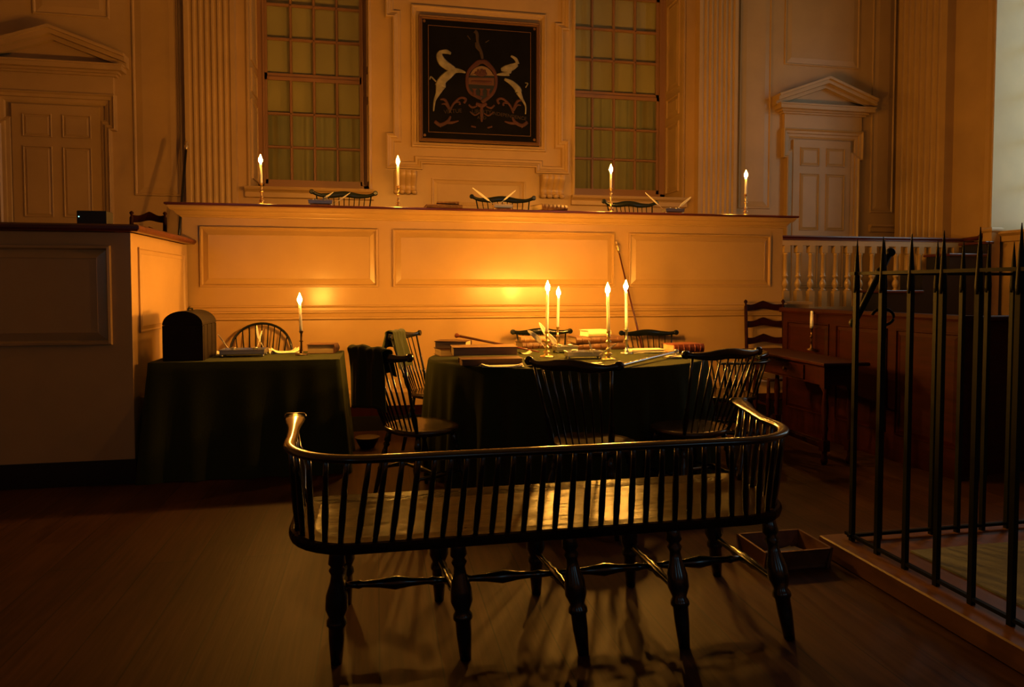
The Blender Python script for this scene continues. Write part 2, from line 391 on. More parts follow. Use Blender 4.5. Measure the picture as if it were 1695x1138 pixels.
# scroll brackets
def console(pxa, pxb, pya, pyb, label):
    x0, x1 = wx(pxa, 300), wx(pxb, 300); zt = wz(pxa, pya); zb2 = wz(pxa, pyb); H = zt - zb2
    t = thing('scroll_bracket', label, 'bracket', (0, 0, 0))
    def fn2(u, v):
        x = x0 + (x1 - x0) * (.04 + .92 * u)
        rib = .016 * abs(math.sin(u * 4 * PI)) ** .6
        prof = .115 - .05 * v + .035 * math.sin(v * 2 * PI * 1.0 + .4)
        return (x, YB - max(.02, prof) - rib, zt - H * v)
    b = MB().grid(fn2, 40, 14)
    n = 15
    for u in (0, 1):
        side = [fn2(u, k / 14) for k in range(15)]
        b.add(side + [(side[0][0], YB, zt - H), (side[0][0], YB, zt)], [tuple(range(17))])
    b.build('body', PAINTD, t)
    c = MB()
    for k in range(4):
        xa = x0 + (x1 - x0) * (k + .08) / 4; xb = x0 + (x1 - x0) * (k + .92) / 4
        c.turn((xa, YB - .08, zb2 + .01), (xb, YB - .08, zb2 + .01), [(0, .012), (.15, .024), (.5, .030), (.85, .024), (1, .012)], 12)
    c.build('scroll_foot', PAINTD, t)
console(650, 690, 284, 320, 'left scroll bracket of cream wood under the eared picture frame, behind a candle')
console(892, 933, 291, 327, 'right scroll bracket of cream wood under the eared picture frame')

# ------------------------------------------------------------------ doors
def door(n, xa, xb, ztop, mirror=False):
    d = struct(thing('door_%d' % n, '', '')); del d['label']; del d['category']
    W = xb - xa; zb0 = PLAT; Y = YB
    leaf = MB(); leaf.box(xa, xb, Y - .03, Y + .02, zb0, ztop)
    L = leaf.build('door_leaf', PAINT, d)
    fn = onwall(Y - .03); H = ztop - zb0
    z0s = [(.10, .40), (.44, .775), (.835, .95)]
    z0s = [(ztop - 2.05, ztop - 1.33), (ztop - 1.17 - .08 + .0, ztop - .46), (ztop - .36, ztop - .10)]
    for a_, b_ in z0s:
        for u0, u1 in ((.12, .45), (.57, .90)):
            panel(xa + W * u0, xa + W * u1, a_, b_, 'door_panel', L, fn, k=.6)
    # stepped eared architrave: one moulding round the sides and top
    zc0 = ztop - .26; e = .055; g = .12
    pth = [(xb + g, zb0), (xb + g, zc0), (xb + g + e, zc0), (xb + g + e, ztop + g + .02), (xa - g - e, ztop + g + .02), (xa - g - e, zc0), (xa - g, zc0), (xa - g, zb0)]
    b2 = MB(); b2.mould(pth, [(0, 0), (0, .075), (.015, .08), (.03, .06), (.06, .055), (.065, .035), (.1, .03), (.115, .02), (.12, .02)], onwall(Y), False)
    b2.build('door_frame', PAINT, d)
    # frieze, cornice and pediment
    zf0 = ztop + g + .02; zf1 = zf0 + .20; xo0, xo1 = xa - g - e + .02, xb + g + e - .02
    b3 = MB(); b3.box(xo0, xo1, Y - .05, Y, zf0, zf1); b3.build('frieze', PAINT, d)
    ped = MB()
    pf = [(0, .0), (0, .06), (-.02, .08), (-.03, .11), (-.06, .15), (-.10, .16), (-.10, .20), (-.115, .20), (-.115, .0)]
    # horizontal cornice as stacked mitred steps
    for (dz0, dz1, pr) in ((0, .025, .08), (.025, .05, .11), (.05, .10, .165), (.10, .12, .175)):
        ped.box(xo0 - pr + .04, xo1 + pr - .04, Y - pr, Y, zf1 + dz0, zf1 + dz1)
    zc1 = zf1 + .12; xc = .5 * (xa + xb); hw2 = .5 * (xo1 - xo0) + .175 - .04; ah = hw2 * .50
    for (t0, t1, pr) in ((0, .05, .09), (.05, .10, .16), (.10, .135, .19)):
        for sg in (-1, 1):
            poly = [(xc + sg * (hw2 + .02), zc1 - .02 + t0 - .0), (xc, zc1 + ah - .12 + t0), (xc, zc1 + ah - .12 + t1), (xc + sg * (hw2 + .02), zc1 - .02 + t1)]
            ped.prism(poly, lambda p, q: (p, Y, q), lambda p, q, pr=pr: (p, Y - pr, q))
    ped.prism([(xc - hw2, zc1), (xc + hw2, zc1), (xc, zc1 + ah - .1)], lambda p, q: (p, Y, q), lambda p, q: (p, Y - .02, q))
    ped.build('pediment', PAINT, d)
    return d
DX0, DX1 = wx(1310, 330), wx(1404, 330); DTOPZ = .5 * (wz(1310, 231) + wz(1404, 236))
door(1, DX0, DX1, DTOPZ)
LX1 = wx(169, 300); door(2, LX1 - (DX1 - DX0), LX1, wz(150, 178))
# ------------------------------------------------------------------ platform behind the bench and balustrade
YBAL = 7.35
plat = MB()
plat.box(XLW, P(1296, 500, D1).x - .05, D1 + .15, YB, PLAT - .08, PLAT); plat.box(P(1296, 500, D1).x - .05, XR_, YBAL - .05, YB, PLAT - .08, PLAT)
struct(plat.build('floor_platform', FLOOR))
pf = MB(); xa = P(1296, 500, D1).x - .06
pf.box(xa, XR_, YBAL - .05, YBAL, 0, PLAT - .08); o_ = pf.build('trim_%d' % 90, PAINT); struct(o_)

# judges bench ------------------------------------------------------
jb = thing('judges_bench', 'long high cream panelled front of the judges bench with mahogany ledge', "judges' bench")
JX0, JX1 = P(302, 420, D1).x, P(1295, 420, D1).x
zm_t = .5 * (P(330, 505, D1).z + P(1200, 504, D1).z)
b = MB(); b.box(JX0, JX1, D1, D1 + .12, zm_t - .05, DTOP - .02)
b.box(JX0, JX0 + .1, D1, D1 + .12, zm_t - .3, zm_t - .051)
b.build('front', PAINTD, jb)
fn = onwall(D1)
zt_ = (P(332, 375.7, D1).z + P(625, 379, D1).z + P(1273, 388.8, D1).z) / 3; zb_ = (P(332, 476.7, D1).z + P(651, 476, D1).z + P(1273, 474.2, D1).z) / 3
for a_, b_ in ((331, 626), (650, 1017), (1040, 1275)):
    panel(P(a_, 430, D1).x, P(b_, 430, D1).x, zb_, zt_, 'raised_panel', jb, fn, PAINTD)
b = MB(); zc = DTOP
def cor(prof, name, mt):
    b = MB(); b.mould([(JX0, D1 + .3), (JX0, D1), (JX1, D1), (JX1, D1 + .3)], [(-o, z) for o, z in prof], lambda u, v, w: (u, v, w), False); return b.build(name, mt, jb)
cor([(0, zc - .115), (.012, zc - .11), (.015, zc - .10), (.03, zc - .095), (.045, zc - .075), (.05, zc - .065), (.075, zc - .055), (.09, zc - .035), (.09, zc - .022)], 'cornice', PAINT)
cor([(0, zc - .022), (.10, zc - .022), (.11, zc - .016), (.11, zc - .004), (.105, zc), (0, zc)], 'ledge_moulding', MAHOG)
MB().box(JX0 - .0, JX1, D1, D1 + .36, DTOP - .022, DTOP).build('ledge', MAHOG, jb)
# chair-rail moulding at eye height and lower wall
bx1 = P(1337, 505, D1 + .12).x
b = MB(); z = zm_t
b.prism([(0, .0), (-.022, -.002), (-.028, -.012), (-.012, -.02), (-.012, -.046), (-.05, -.052), (-.052, -.062), (-.03, -.070), (-.018, -.10), (-.036, -.106), (-.036, -.118), (.0, -.13), (.02, -.13), (.15, -.13), (.15, 0)], lambda p, q: (XL, D1 + p, z + q), lambda p, q: (JX1 + .04, D1 + p, z + q))
b.box(JX1, bx1, D1 + .10, D1 + .3, z - .1, z - .02); b.box(JX1 + .0, bx1 + .03, D1 + .07, D1 + .3, z - .02, z + .01)
b.build('rail_moulding', PAINTD, jb)
zbase1 = P(620, 645, D1).z; zb2_ = P(620, 672, D1).z; zb3_ = P(620, 688, D1).z
MB().box(XL, JX1 + .02, D1 + .01, D1 + .12, 0, z - .1).build('lower_wall', PAINTD, jb)
MB().prism([(.012, zbase1 + .0), (-.002, zbase1 - .01), (-.02, zbase1 - .03), (-.025, zb2_), (.012, zb2_)], lambda p, q: (XL, D1 + p, q), lambda p, q: (JX1 + .02, D1 + p, q)).build('base_moulding', PAINT, jb)
MB().box(XL, JX1 + .02, D1 - .025, D1 + .02, zb3_, zb2_).build('red_base_band', REDWOOD, jb)
MB().box(XL, JX1 + .02, D1 - .03, D1 + .02, 0, zb3_).build('black_base_board', BLACKW, jb)

# jury box --------------------------------------------------------
JY = 4.84
jx = P(218, 500, JY).x
jt = P(120, 370, JY - .05).z
b = MB(); bj = thing('jury_box', 'cream panelled jury box with dark mahogany rail left of the cloth-covered desk', 'jury box')
b.box(XLW + .02, jx, JY, JY + .1, .16, jt - .05); b.box(jx - .1, jx, JY + .1, D1 - .035, .16, jt - .05)
b.build('walls', PAINTD, bj)
pz1 = P(110, 406, JY).z; pz0_ = P(110, 572, JY).z
panel(P(-120, 480, JY).x, P(185, 480, JY).x, pz0_, pz1, 'raised_panel', bj, onwall(JY), PAINTD, k=1.15)
fnx = lambda u, v, w: (jx + w, u, v)
ya = PX(229, 480, jx).y; yb = PX(305, 480, jx).y
panel(ya, yb, .98, PX(228.5, 409, jx).z * .5 + PX(304, 422, jx).z * .5, 'raised_panel', bj, fnx, PAINTD, k=.6)
b = MB(); b.mould([(XLW + .02, JY), (jx, JY), (jx, D1 - .04)], [(-.0, jt - .045), (-.06, jt - .045), (-.075, jt - .03), (-.075, jt - .012), (-.06, jt), (.14, jt), (.14, jt - .045)], lambda u, v, w: (u, v, w), False)
b.build('top_rail', MAHOG, bj)
b = MB(); b.box(XLW + .02, jx + .012, JY - .015, JY + .09, 0, .16); b.box(jx - .09, jx + .012, JY + .09, D1 - .035, 0, .16); b.build('black_base_board', BLACKW, bj)

# balustrade ----------------------------------------------------
bs = thing('balustrade', 'cream balustrade with turned balusters and dark moulded handrail in front of the pedimented door', 'balustrade')
hz = .5 * (P(1320, 392, YBAL).z + P(1600, 394, YBAL).z); bxa = P(1290, 400, YBAL).x; bxb = XR_ - .005
b = MB(); b.prism([(-.05, 0), (-.06, -.015), (-.045, -.035), (-.045, -.05), (.045, -.05), (.045, -.035), (.06, -.015), (.05, 0)], lambda p, q: (bxa, YBAL + p, hz + q), lambda p, q: (bxb, YBAL + p, hz + q)); b.build('handrail', MAHOG, bs)
MB().box(bxa, bxb, YBAL - .035, YBAL + .035, hz - .115, hz - .05).build('under_rail', PAINT, bs)
MB().box(bxa, bxb, YBAL - .045, YBAL + .045, PLAT, PLAT + .05).build('foot_rail', PAINT, bs)
bt = hz - .115; bb0 = PLAT + .05
def baluster_mb():
    b = MB(); s = .036
    b.box(-s, s, -s, s, bb0, bb0 + .19); b.box(-s, s, -s, s, bt - .085, bt)
    h0 = bb0 + .19; H = bt - .085 - h0
    pr = [(0, .034), (.03, .036), (.05, .020), (.08, .022), (.14, .036), (.2, .038), (.27, .026), (.31, .017), (.34, .020), (.37, .032), (.40, .034), (.42, .024), (.5, .026), (.9, .021), (.93, .028), (.96, .030), (1, .034)]
    b.turn((0, 0, h0), (0, 0, h0 + H), pr, 14); return b
bal = baluster_mb().build('baluster', PAINTD, bs)
x_ = P(1300, 440, YBAL).x; dx = (P(1403, 440, YBAL).x - x_) / 5
bal.location = (x_, YBAL, 0)
for k in range(1, 16):
    c = bal.copy(); COL.objects.link(c); c.parent = bs; c.location = (x_ + dx * k, YBAL, 0)
b = MB(); nx = P(1643, 390, YBAL).x
nx = XR_ - .13; ny = PX(1641, 395, nx).y
b.box(nx - .06, nx + .06, ny - .06, ny + .06, 0, hz + .04); b.bbox(nx - .09, nx + .09, ny - .09, ny + .09, hz + .04, hz + .10, .02)
b.build('newel_post', PAINT, bs)
b = MB(); b.sweep([(nx, YBAL, hz - .02), (nx, YBAL * .4 + ny * .6, hz - .01), (nx, ny + .12, hz + .02), (nx, ny, hz + .05)], .045, .028); b.build('rail_ramp', MAHOG, bs)

# ------------------------------------------------------------------ right wall with daylit window
rw = MB(); wy0, wy1, wz0, wz1 = 5.1, PX(1645, 300, XR_).y, 1.95, 5.4
rw.box(XR_, XR_ + .7, YR, wy0, 0, HC); rw.box(XR_, XR_ + .7, wy1, YB + .2, 0, HC); rw.box(XR_, XR_ + .7, wy0, wy1, 0, wz0); rw.box(XR_, XR_ + .7, wy0, wy1, wz1, HC)
struct(rw.build('wall_right', PAINT))
w3 = struct(thing('window_3', '', '')); del w3['label']; del w3['category']
b = MB(); xw = XR_ + .56
for k in range(5): y = wy0 + (wy1 - wy0) * k / 4; b.box(xw, xw + .04, y - .02, y + .02, wz0, wz1)
for k in range(7): z = wz0 + (wz1 - wz0) * k / 6; b.box(xw, xw + .04, wy0, wy1, z - .02, z + .02)
b.build('sash', PAINT, w3)
MB().box(xw + .018, xw + .022, wy0, wy1, wz0, wz1).build('glass', GLASS, w3)
b = MB(); fnr = lambda u, v, w: (XR_ - w, u, v)
b.mould(rect(wy0, wy1, wz0, wz1), [(0, 0), (0, .02), (-.012, .03), (-.06, .02), (-.11, .03), (-.13, 0)], fnr); b.build('moulding', PAINT, w3)
b = MB(); b.prism([(0, 0), (-.09, 0), (-.10, -.03), (-.05, -.06), (-.045, -.12), (0, -.13)], lambda p, q: (XR_ + p, wy0 - .1, wz0 + q), lambda p, q: (XR_ + p, wy1 + .1, wz0 + q)); b.build('sill', PAINT, w3)
# rear wall with three tall openings the daylight comes through
rr = MB(); ops = [(-3.6, -2.2), (.2, 1.6), (3.4, 4.8)]
xs = XLW
for a_, b_ in ops: rr.box(xs, a_, YR - .25, YR, 0, HC); rr.box(a_, b_, YR - .25, YR, 3.9, HC); rr.box(a_, b_, YR - .25, YR, 0, 1.2); xs = b_
rr.box(xs, XR_, YR - .25, YR, 0, HC)
struct(rr.build('wall_rear', PAINT))

# ================================================================== furniture
LEGP = [(0, .014), (.10, .017), (.17, .021), (.20, .013), (.23, .020), (.27, .012), (.31, .015), (.45, .023), (.56, .015), (.59, .020), (.62, .017), (.8, .015), (1, .012)]
STRP = [(0, .008), (.2, .011), (.42, .016), (.5, .021), (.58, .016), (.8, .011), (1, .008)]
def seat_mb(w, d, z, th=.04, shape='shield'):
    def out(a):
        x, y = math.cos(a), math.sin(a)
        k = 1 / (abs(x) ** 2.6 + abs(y) ** 2.6) ** (1 / 2.6)
        X, Y = x * k * w / 2, y * k * d / 2
        if shape == 'shield': X *= 1 - .16 * max(0, -Y / (d / 2))
        return X, Y
    b = MB(); rings = [(.86, 0), (.99, th * .35), (1, th * .7), (.965, th), (.8, th * .93), (.5, th * .72), (.2, th * .68), (.02, th * .7)]
    n = 36; vs = []
    for s, dz in rings:
        for k in range(n): X, Y = out(2 * PI * k / n); vs.append((X * s, Y * s, z - th + dz))
    fs = [(i * n + k, i * n + (k + 1) % n, (i + 1) * n + (k + 1) % n, (i + 1) * n + k) for i in range(len(rings) - 1) for k in range(n)]
    b.add(vs, fs, True); b.add(vs[:n], [tuple(range(n))]); b.add(vs[-n:], [tuple(range(n))])
    return b
def undercarriage(t, z, w, d, mt=GRNBLK, splay=.07):
    tops = {}; feet = {}
    for sx in (-1, 1):
        for sy in (-1, 1):
            p0 = Vector((sx * w * .32, sy * d * .30, z - .03)); p1 = Vector((sx * (w * .32 + splay), sy * (d * .30 + splay), 0))
            MB().turn(p0, p1, LEGP, 12).build('leg', mt, t); tops[sx, sy] = p0; feet[sx, sy] = p1
    mids = {}
    for sx in (-1, 1):
        a = tops[sx, -1].lerp(feet[sx, -1], .58); b_ = tops[sx, 1].lerp(feet[sx, 1], .58)
        MB().turn(a, b_, STRP, 10).build('stretcher', mt, t); mids[sx] = (a + b_) / 2
    MB().turn(mids[-1], mids[1], STRP, 10).build('stretcher', mt, t)
def windsor(label, loc, rz, H=.93, zs=.45, group=None, nsp=7, cw=.27, under=True, ear=.35):
    t = thing('windsor_chair', label, 'chair', loc, rz, group)
    w, d = .46, .42
    seat_mb(w, d, zs).build('seat', CHSEAT, t)
    if under: undercarriage(t, zs, w, d)
    else: undercarriage(t, zs, w, d)
    yb0, yb1 = -d * .40, -d * .40 - .15 * (H - zs) / .48
    def cy(x): return yb1 + .05 * (x / cw) ** 2 + .0
    def cz(x): u = abs(x) / cw; return H - .035 + (.005 if ear < .9 else .010) * math.cos(min(1, u * 1.9) * PI) - .004 + (.03 * max(0, (u - .72) / .28) ** 1.5) * ear
    b = MB(); N = 24; pts, ra, rb = [], [], []
    for i in range(N + 1):
        x = -cw + 2 * cw * i / N; u = abs(x) / cw
        pts.append((x, cy(x), cz(x))); ra.append(.011); rb.append(.030 * (1 - .42 * max(0, (u - .3) / .5) if u < .8 else .58) + .0)
    b.sweep(pts, ra, rb, n=12)
    for sx in (-1, 1): b.turn((sx * cw, cy(cw) - .012, cz(cw)), (sx * cw, cy(cw) + .012, cz(cw)), [(0, .016), (.1, .024), (.9, .024), (1, .016)], 12)
    b.build('crest_rail', GRNBLK, t)
    for sx in (-1, 1):
        MB().turn((sx * w * .36, yb0 + .02, zs - .01), (sx * cw * .86, cy(cw * .86), cz(cw * .8) - .005), [(0, .010), (.08, .014), (.2, .018), (.3, .011), (.33, .016), (.36, .010), (.6, .009), (1, .007)], 10).build('post', GRNBLK, t)
    for i in range(nsp):
        u = (i + .5) / nsp * 2 - 1
        x0, x1 = u * w * .30, u * cw * .74
        MB().turn((x0, yb0 - .0 + .02 * abs(u), zs - .01), (x1, cy(x1), cz(x1) - .01), [(0, .0045), (.35, .0075), (1, .0045)], 8).build('spindle', GRNBLK, t)
    return t
def hoopback(label, loc, rz, H=1.0, zs=.45):
    t = thing('hoop_back_chair', label, 'chair', loc, rz); w, d = .48, .44
    seat_mb(w, d, zs).build('seat', CHSEAT, t); undercarriage(t, zs, w, d)
    hw = .25; zm = .70
    pts = []
    for k in range(5): q = k / 5; pts.append((-hw * (.72 + .28 * q), -.17 - .06 * q, zs + (zm - zs) * q))
    for k in range(21): a = PI * k / 20; pts.append((-hw * math.cos(a), -.23 - .07 * math.sin(a), zm + (H - zm) * math.sin(a) ** .8))
    pts += [(-x, y, z) for x, y, z in pts[:5]][::-1]
    MB().sweep(pts, .011, .013, up=(0, 1, 0), n=10).build('hoop', GRNBLK, t)
    for i in range(9):
        u = (i + .5) / 9 * 2 - 1; x1 = hw * u * .93
        a = math.acos(max(-1, min(1, -x1 / hw))); z1 = zm + (H - zm) * math.sin(a) ** .8; y1 = -.23 - .07 * math.sin(a)
        MB().turn((u * w * .34, -.18 + .02 * abs(u), zs - .01), (x1, y1, z1), [(0, .005), (.35, .0075), (1, .0045)], 8).build('spindle', GRNBLK, t)
    return t
def lowback(label, loc, rz, H=.74, zs=.45):
    t = thing('low_back_armchair', label, 'chair', loc, rz); w, d = .54, .44
    seat_mb(w, d, zs).build('seat', CHSEAT, t); undercarriage(t, zs, w, d)
    def arm(u, z=H - .02, k=1.0):   # u in 0..1 from left hand round the back to right hand
        if u < .2: return Vector((-.31, .16 - u / .2 * .16, z))
        if u > .8: return Vector((.31, (u - .8) / .2 * .16, z))
        a = PI + (u - .2) / .6 * PI; return Vector((.31 * math.cos(a), .30 * math.sin(a), z))
    N = 40; pts = [arm(i / N) for i in range(N + 1)]
    MB().sweep(pts, [.034 if 4 < i < N - 4 else .042 - .004 * min(i, N - i) + .004 for i in range(N + 1)], .012, n=10).build('arm_rail', GRNBLK, t)
    pts = [arm(.3 + .4 * i / 20, H + .015) for i in range(21)]
    MB().sweep(pts, .014, [.012 + .022 * math.sin(PI * i / 20) ** .5 for i in range(21)], n=10).build('crest_rail', GRNBLK, t)
    for i in range(17):
        u = .04 + .92 * i / 16; p = arm(u); q = Vector((p.x * .74, p.y * .66 - .02, zs - .01)); thick = i in (0, 1, 15, 16)
        MB().turn(q, p, [(0, .006), (.35, .015 if thick else .008), (.6, .008 if thick else .007), (1, .006)], 8).build('post' if thick else 'spindle', GRNBLK, t)
    return t
def ladderback(label, loc, rz, H=1.15, zs=.45, w=.40, group=None):
    t = thing('ladder_back_chair', label, 'chair', loc, rz, group); d = .38; hw = w / 2
    MB().bbox(-hw - .02, hw + .02, -d / 2, d / 2 + .02, zs - .03, zs, .008).build('seat', CHSEAT, t)
    pp = [(0, .014), (.1, .017), (.36, .018), (.38, .014), (.40, .018), (.94, .016), (.955, .009), (.965, .010), (.98, .019), (.992, .014), (1, .003)]
    for sx in (-1, 1):
        MB().turn((sx * hw, -d / 2, 0), (sx * hw, -d / 2 - .07, H), pp, 12).build('back_post', REDWOOD, t)
        MB().turn((sx * (hw + .02), d / 2, 0), (sx * (hw + .02), d / 2, zs), LEGP, 12).build('leg', REDWOOD, t)
        MB().turn((sx * (hw + .01), -d / 2, .2), (sx * (hw + .02), d / 2, .2), STRP, 8).build('stretcher', REDWOOD, t)
    MB().turn((-hw, d / 2, .25), (hw, d / 2, .25), STRP, 8).build('stretcher', REDWOOD, t)
    for k, zz in enumerate((.94, .80, .66, .53)):
        zc = zz * H + .02
        def top(x): u = abs(x) / hw; return .055 + .032 * math.exp(-(u * 2.1) ** 2) - .012 * math.sin(PI * min(1, u * 1.0))
        poly = [(-hw + 2 * hw * i / 20, -.035 + .022 * math.exp(-((-1 + i / 10) * 2) ** 2) - .03) for i in range(21)] + [(hw - 2 * hw * i / 20, top(hw - 2 * hw * i / 20) - .05) for i in range(21)]
        yy = -d / 2 - .07 * zc / H
        cv = lambda p: -.03 * (1 - (p / hw) ** 2)
        MB().prism(poly, lambda p, q: (p, yy + cv(p) - .005, zc + q), lambda p, q: (p, yy + cv(p) + .005, zc + q)).build('slat', REDWOOD, t)
    return t

def chair_from_crest(pa, pb, z, back=.33):
    """pa = left ear pixel as the sitter's back is seen; returns loc, rz so the crest lies between the two points"""
    A, B = PZ(*pa, z), PZ(*pb, z); c = (A + B) / 2; d = (B - A); rz = math.atan2(d.y, d.x)
    off = Matrix.Rotation(rz, 3, 'Z') @ Vector((0, -back, 0))
    return (c.x - off.x, c.y - off.y, 0), rz, d.length

ROUT = {}
TZ = .79
l, r, L_ = chair_from_crest((864, 593), (1021, 602), .92); ROUT['E'] = (l, r, L_)
windsor('dark comb-back chair with its back to us in the middle of the round table', (l[0], l[1], 0), r, cw=L_ / 2 - .01, ear=.5)
l, r, L_ = chair_from_crest((628, 570), (682, 583), .92); ROUT['A'] = (l, r, L_)
A_rz = math.radians(-58)
pA = PZ(700, 700, .45); A_loc = (pA.x - .015, pA.y - .05, 0)
windsor('dark comb-back chair left of round table, nearer of two, cloth over its back', A_loc, A_rz)
B_rz = math.radians(-118)
pB = P(722, 600, 5.50); B_loc = (pB.x, pB.y, 0)
windsor('comb-back chair left of round table, farther of two, olive cloth on its crest', B_loc, B_rz)
def behind(pxa, pxb, y, lab, rz, Yd):
    c = P((pxa + pxb) / 2, y, Yd); off = Matrix.Rotation(rz, 3, 'Z') @ Vector((0, -.33, 0))
    return windsor(lab, (c.x - off.x, c.y - off.y, 0), rz, H=c.z + .02, cw=.27)
behind(842, 945, 546, 'comb-back chair behind the round table, under the two left table candles', PI + .03, 6.12)
behind(1018, 1121, 548, 'comb-back chair behind the round table, right of the tall leaning staff', PI - .03, 6.12)
pF = PZ(1122, 700, .45)
windsor('comb-back chair at right front of the round table, glossy crest catching blue light', (pF.x + .03, pF.y - .10, 0), math.radians(15), H=.95)
pG = PZ(1200, 600, .74)
lowback('low-backed armchair with flat curved arm rail right of the round table', (2.71, 4.95, 0), math.radians(80), H=.74)
cI = P(431, 575, 6.0)
hoopback('hoop-back spindle chair behind the left cloth-covered desk', (cI.x, 5.80, 0), PI, H=P(431, 538, 6.08).z + .01)
cH = P(1262, 540, 6.15); zH = P(1262, 496, 6.12).z
ladderback('tall dark red ladder-back chair against the judges bench, beside small red table', (cH.x, 5.86, 0), PI, H=zH, w=P(1293, 540, 6.1).x - P(1231, 540, 6.1).x)
# chairs on the platform, seen over the ledge
for (pa, pb, y, lab) in ((516, 622, 320, 'high comb-back judge chair behind the bench ledge, left of three'),
                         (782, 885, 328, 'high comb-back judge chair behind the bench ledge, middle of three, behind crossed quills'),
                         (1001, 1088, 336, 'high comb-back judge chair behind the bench ledge, right of three, behind a candle')):
    Yd = 7.08; c = P((pa + pb) / 2, y, Yd); w_ = (P(pb, y, Yd).x - P(pa, y, Yd).x) / 2
    rz = PI
    off = Matrix.Rotation(rz, 3, 'Z') @ Vector((0, -.34, 0))
    ch = windsor(lab, (c.x - off.x, c.y - off.y, PLAT), rz, H=c.z + .03 - PLAT, cw=w_, nsp=9, ear=1.0, group=None)
cM = P(242, 352, 6.5)
lbw = P(271, 360, 6.6).x - P(214, 360, 6.6).x
zM = P(242, 349, 6.62).z
# two ladder-backs behind the jury rail
for k, (pxc, lab) in enumerate(((242, 'left ladder-back chair top showing above the jury box rail'), (300, 'ladder-back chair top half hidden by the left end of the judges bench'))):
    c = P(pxc, 352, 6.6)
    ladderback(lab, (c.x + .07 * k, 6.4 + .45 * k, PLAT), PI, H=zM - PLAT + .03 * k, w=lbw * .98)
# platform for the jury box chairs is the same raised floor
mb = MB(); mb.box(XLW + .02, jx - .12, JY + .12, D1 + .15, PLAT - .08, PLAT); struct(mb.build('floor_jury_platform', FLOOR))

# ------------------------------------------------------------------ settee
st = thing('windsor_settee', 'long black-green spindle-backed settee in the foreground with glossy worn seat', 'bench')
SX0, SX1, SY0, SY1, SZ = PZ(476, 880, .44).x, PZ(1333, 850, .44).x, 2.25, 2.82, .45
SR = .24
def seat_outline(inset=0, n=8):
    x0, x1, y0, y1 = SX0 + inset, SX1 - inset, SY0 + inset, SY1 - inset; r = SR - inset; pts = []
    for k in range(n + 1): a = PI + PI / 2 * k / n; pts.append((x0 + r + r * math.cos(a), y0 + r + r * math.sin(a)))
    for k in range(n + 1): a = 1.5 * PI + PI / 2 * k / n; pts.append((x1 - r + r * math.cos(a), y0 + r + r * math.sin(a)))
    r2 = max(.01, .03 - inset)
    for (cx_, cy_, a0) in ((x1 - r2, y1 - r2, 0), (x0 + r2, y1 - r2, PI / 2)):
        for k in range(4): a = a0 + PI / 2 * k / 3; pts.append((cx_ + r2 * math.cos(a), cy_ + r2 * math.sin(a)))
    return pts
b = MB(); rings = [(.03, -.045), (.004, -.035), (0, -.022), (0, -.012), (.006, -.003), (.016, 0), (.05, -.004), (.09, -.010)]
rows = [[(x, y, SZ + dz) for x, y in seat_outline(i)] for i, dz in rings]; n = len(rows[0])
b.add([v for r_ in rows for v in r_], [(i * n + k, i * n + (k + 1) % n, (i + 1) * n + (k + 1) % n, (i + 1) * n + k) for i in range(len(rows) - 1) for k in range(n)], False)
b.add(rows[0], [tuple(range(n))]); b.add(rows[-1], [tuple(range(n))])
b.build('seat', SEATP, st)
# arm rail: U shape rising a little toward the hands
RX0, RX1, RY0, RYF = PZ(473, 722, .77).x + .02, PZ(1345, 714, .77).x - .02, 2.14, 2.93
RR = .27
LTIP, RTIP = PZ(488, 690, .755).x, PZ(1226, 664, .755).x
def rail_path():
    pts = []
    zb = .757
    for k in range(7): y = RYF - (RYF - (RY0 + RR)) * k / 7; pts.append((RX0 + (LTIP - RX0) * ((y - RY0 - RR) / (RYF - RY0 - RR)) ** 1.3, y, zb - .004))
    for k in range(11): a = PI + PI / 2 * k / 10; pts.append((RX0 + RR + RR * math.cos(a), RY0 + RR + RR * math.sin(a), zb))
    for k in range(1, 24): pts.append((RX0 + RR + (RX1 - RX0 - 2 * RR) * k / 24, RY0, zb + .0))
    for k in range(11): a = 1.5 * PI + PI / 2 * k / 10; pts.append((RX1 - RR + RR * math.cos(a), RY0 + RR + RR * math.sin(a), zb))
    for k in range(1, 8): y = RY0 + RR + (RYF - (RY0 + RR)) * k / 7; pts.append((RX1 + (RTIP - RX1) * (k / 7) ** 1.3, y, zb - .004))
    return pts
rp_ = rail_path(); N = len(rp_)
ra = [.021] * N
for i, v in enumerate((.034, .040, .034, .026)): ra[i] = v; ra[N - 1 - i] = v
b = MB(); b.sweep(rp_, ra, .0135, n=14)
# carved knuckle of the left hand
b.turn((rp_[0][0] - .045, rp_[0][1] + .005, .750), (rp_[0][0] + .045, rp_[0][1] + .005, .750), [(0, .008), (.12, .018), (.88, .018), (1, .008)], 12)
b.turn((rp_[-1][0] - .045, rp_[-1][1] + .005, .750), (rp_[-1][0] + .045, rp_[-1][1] + .005, .750), [(0, .008), (.12, .018), (.88, .018), (1, .008)], 12)
b.build('arm_rail', GRNBLK, st)
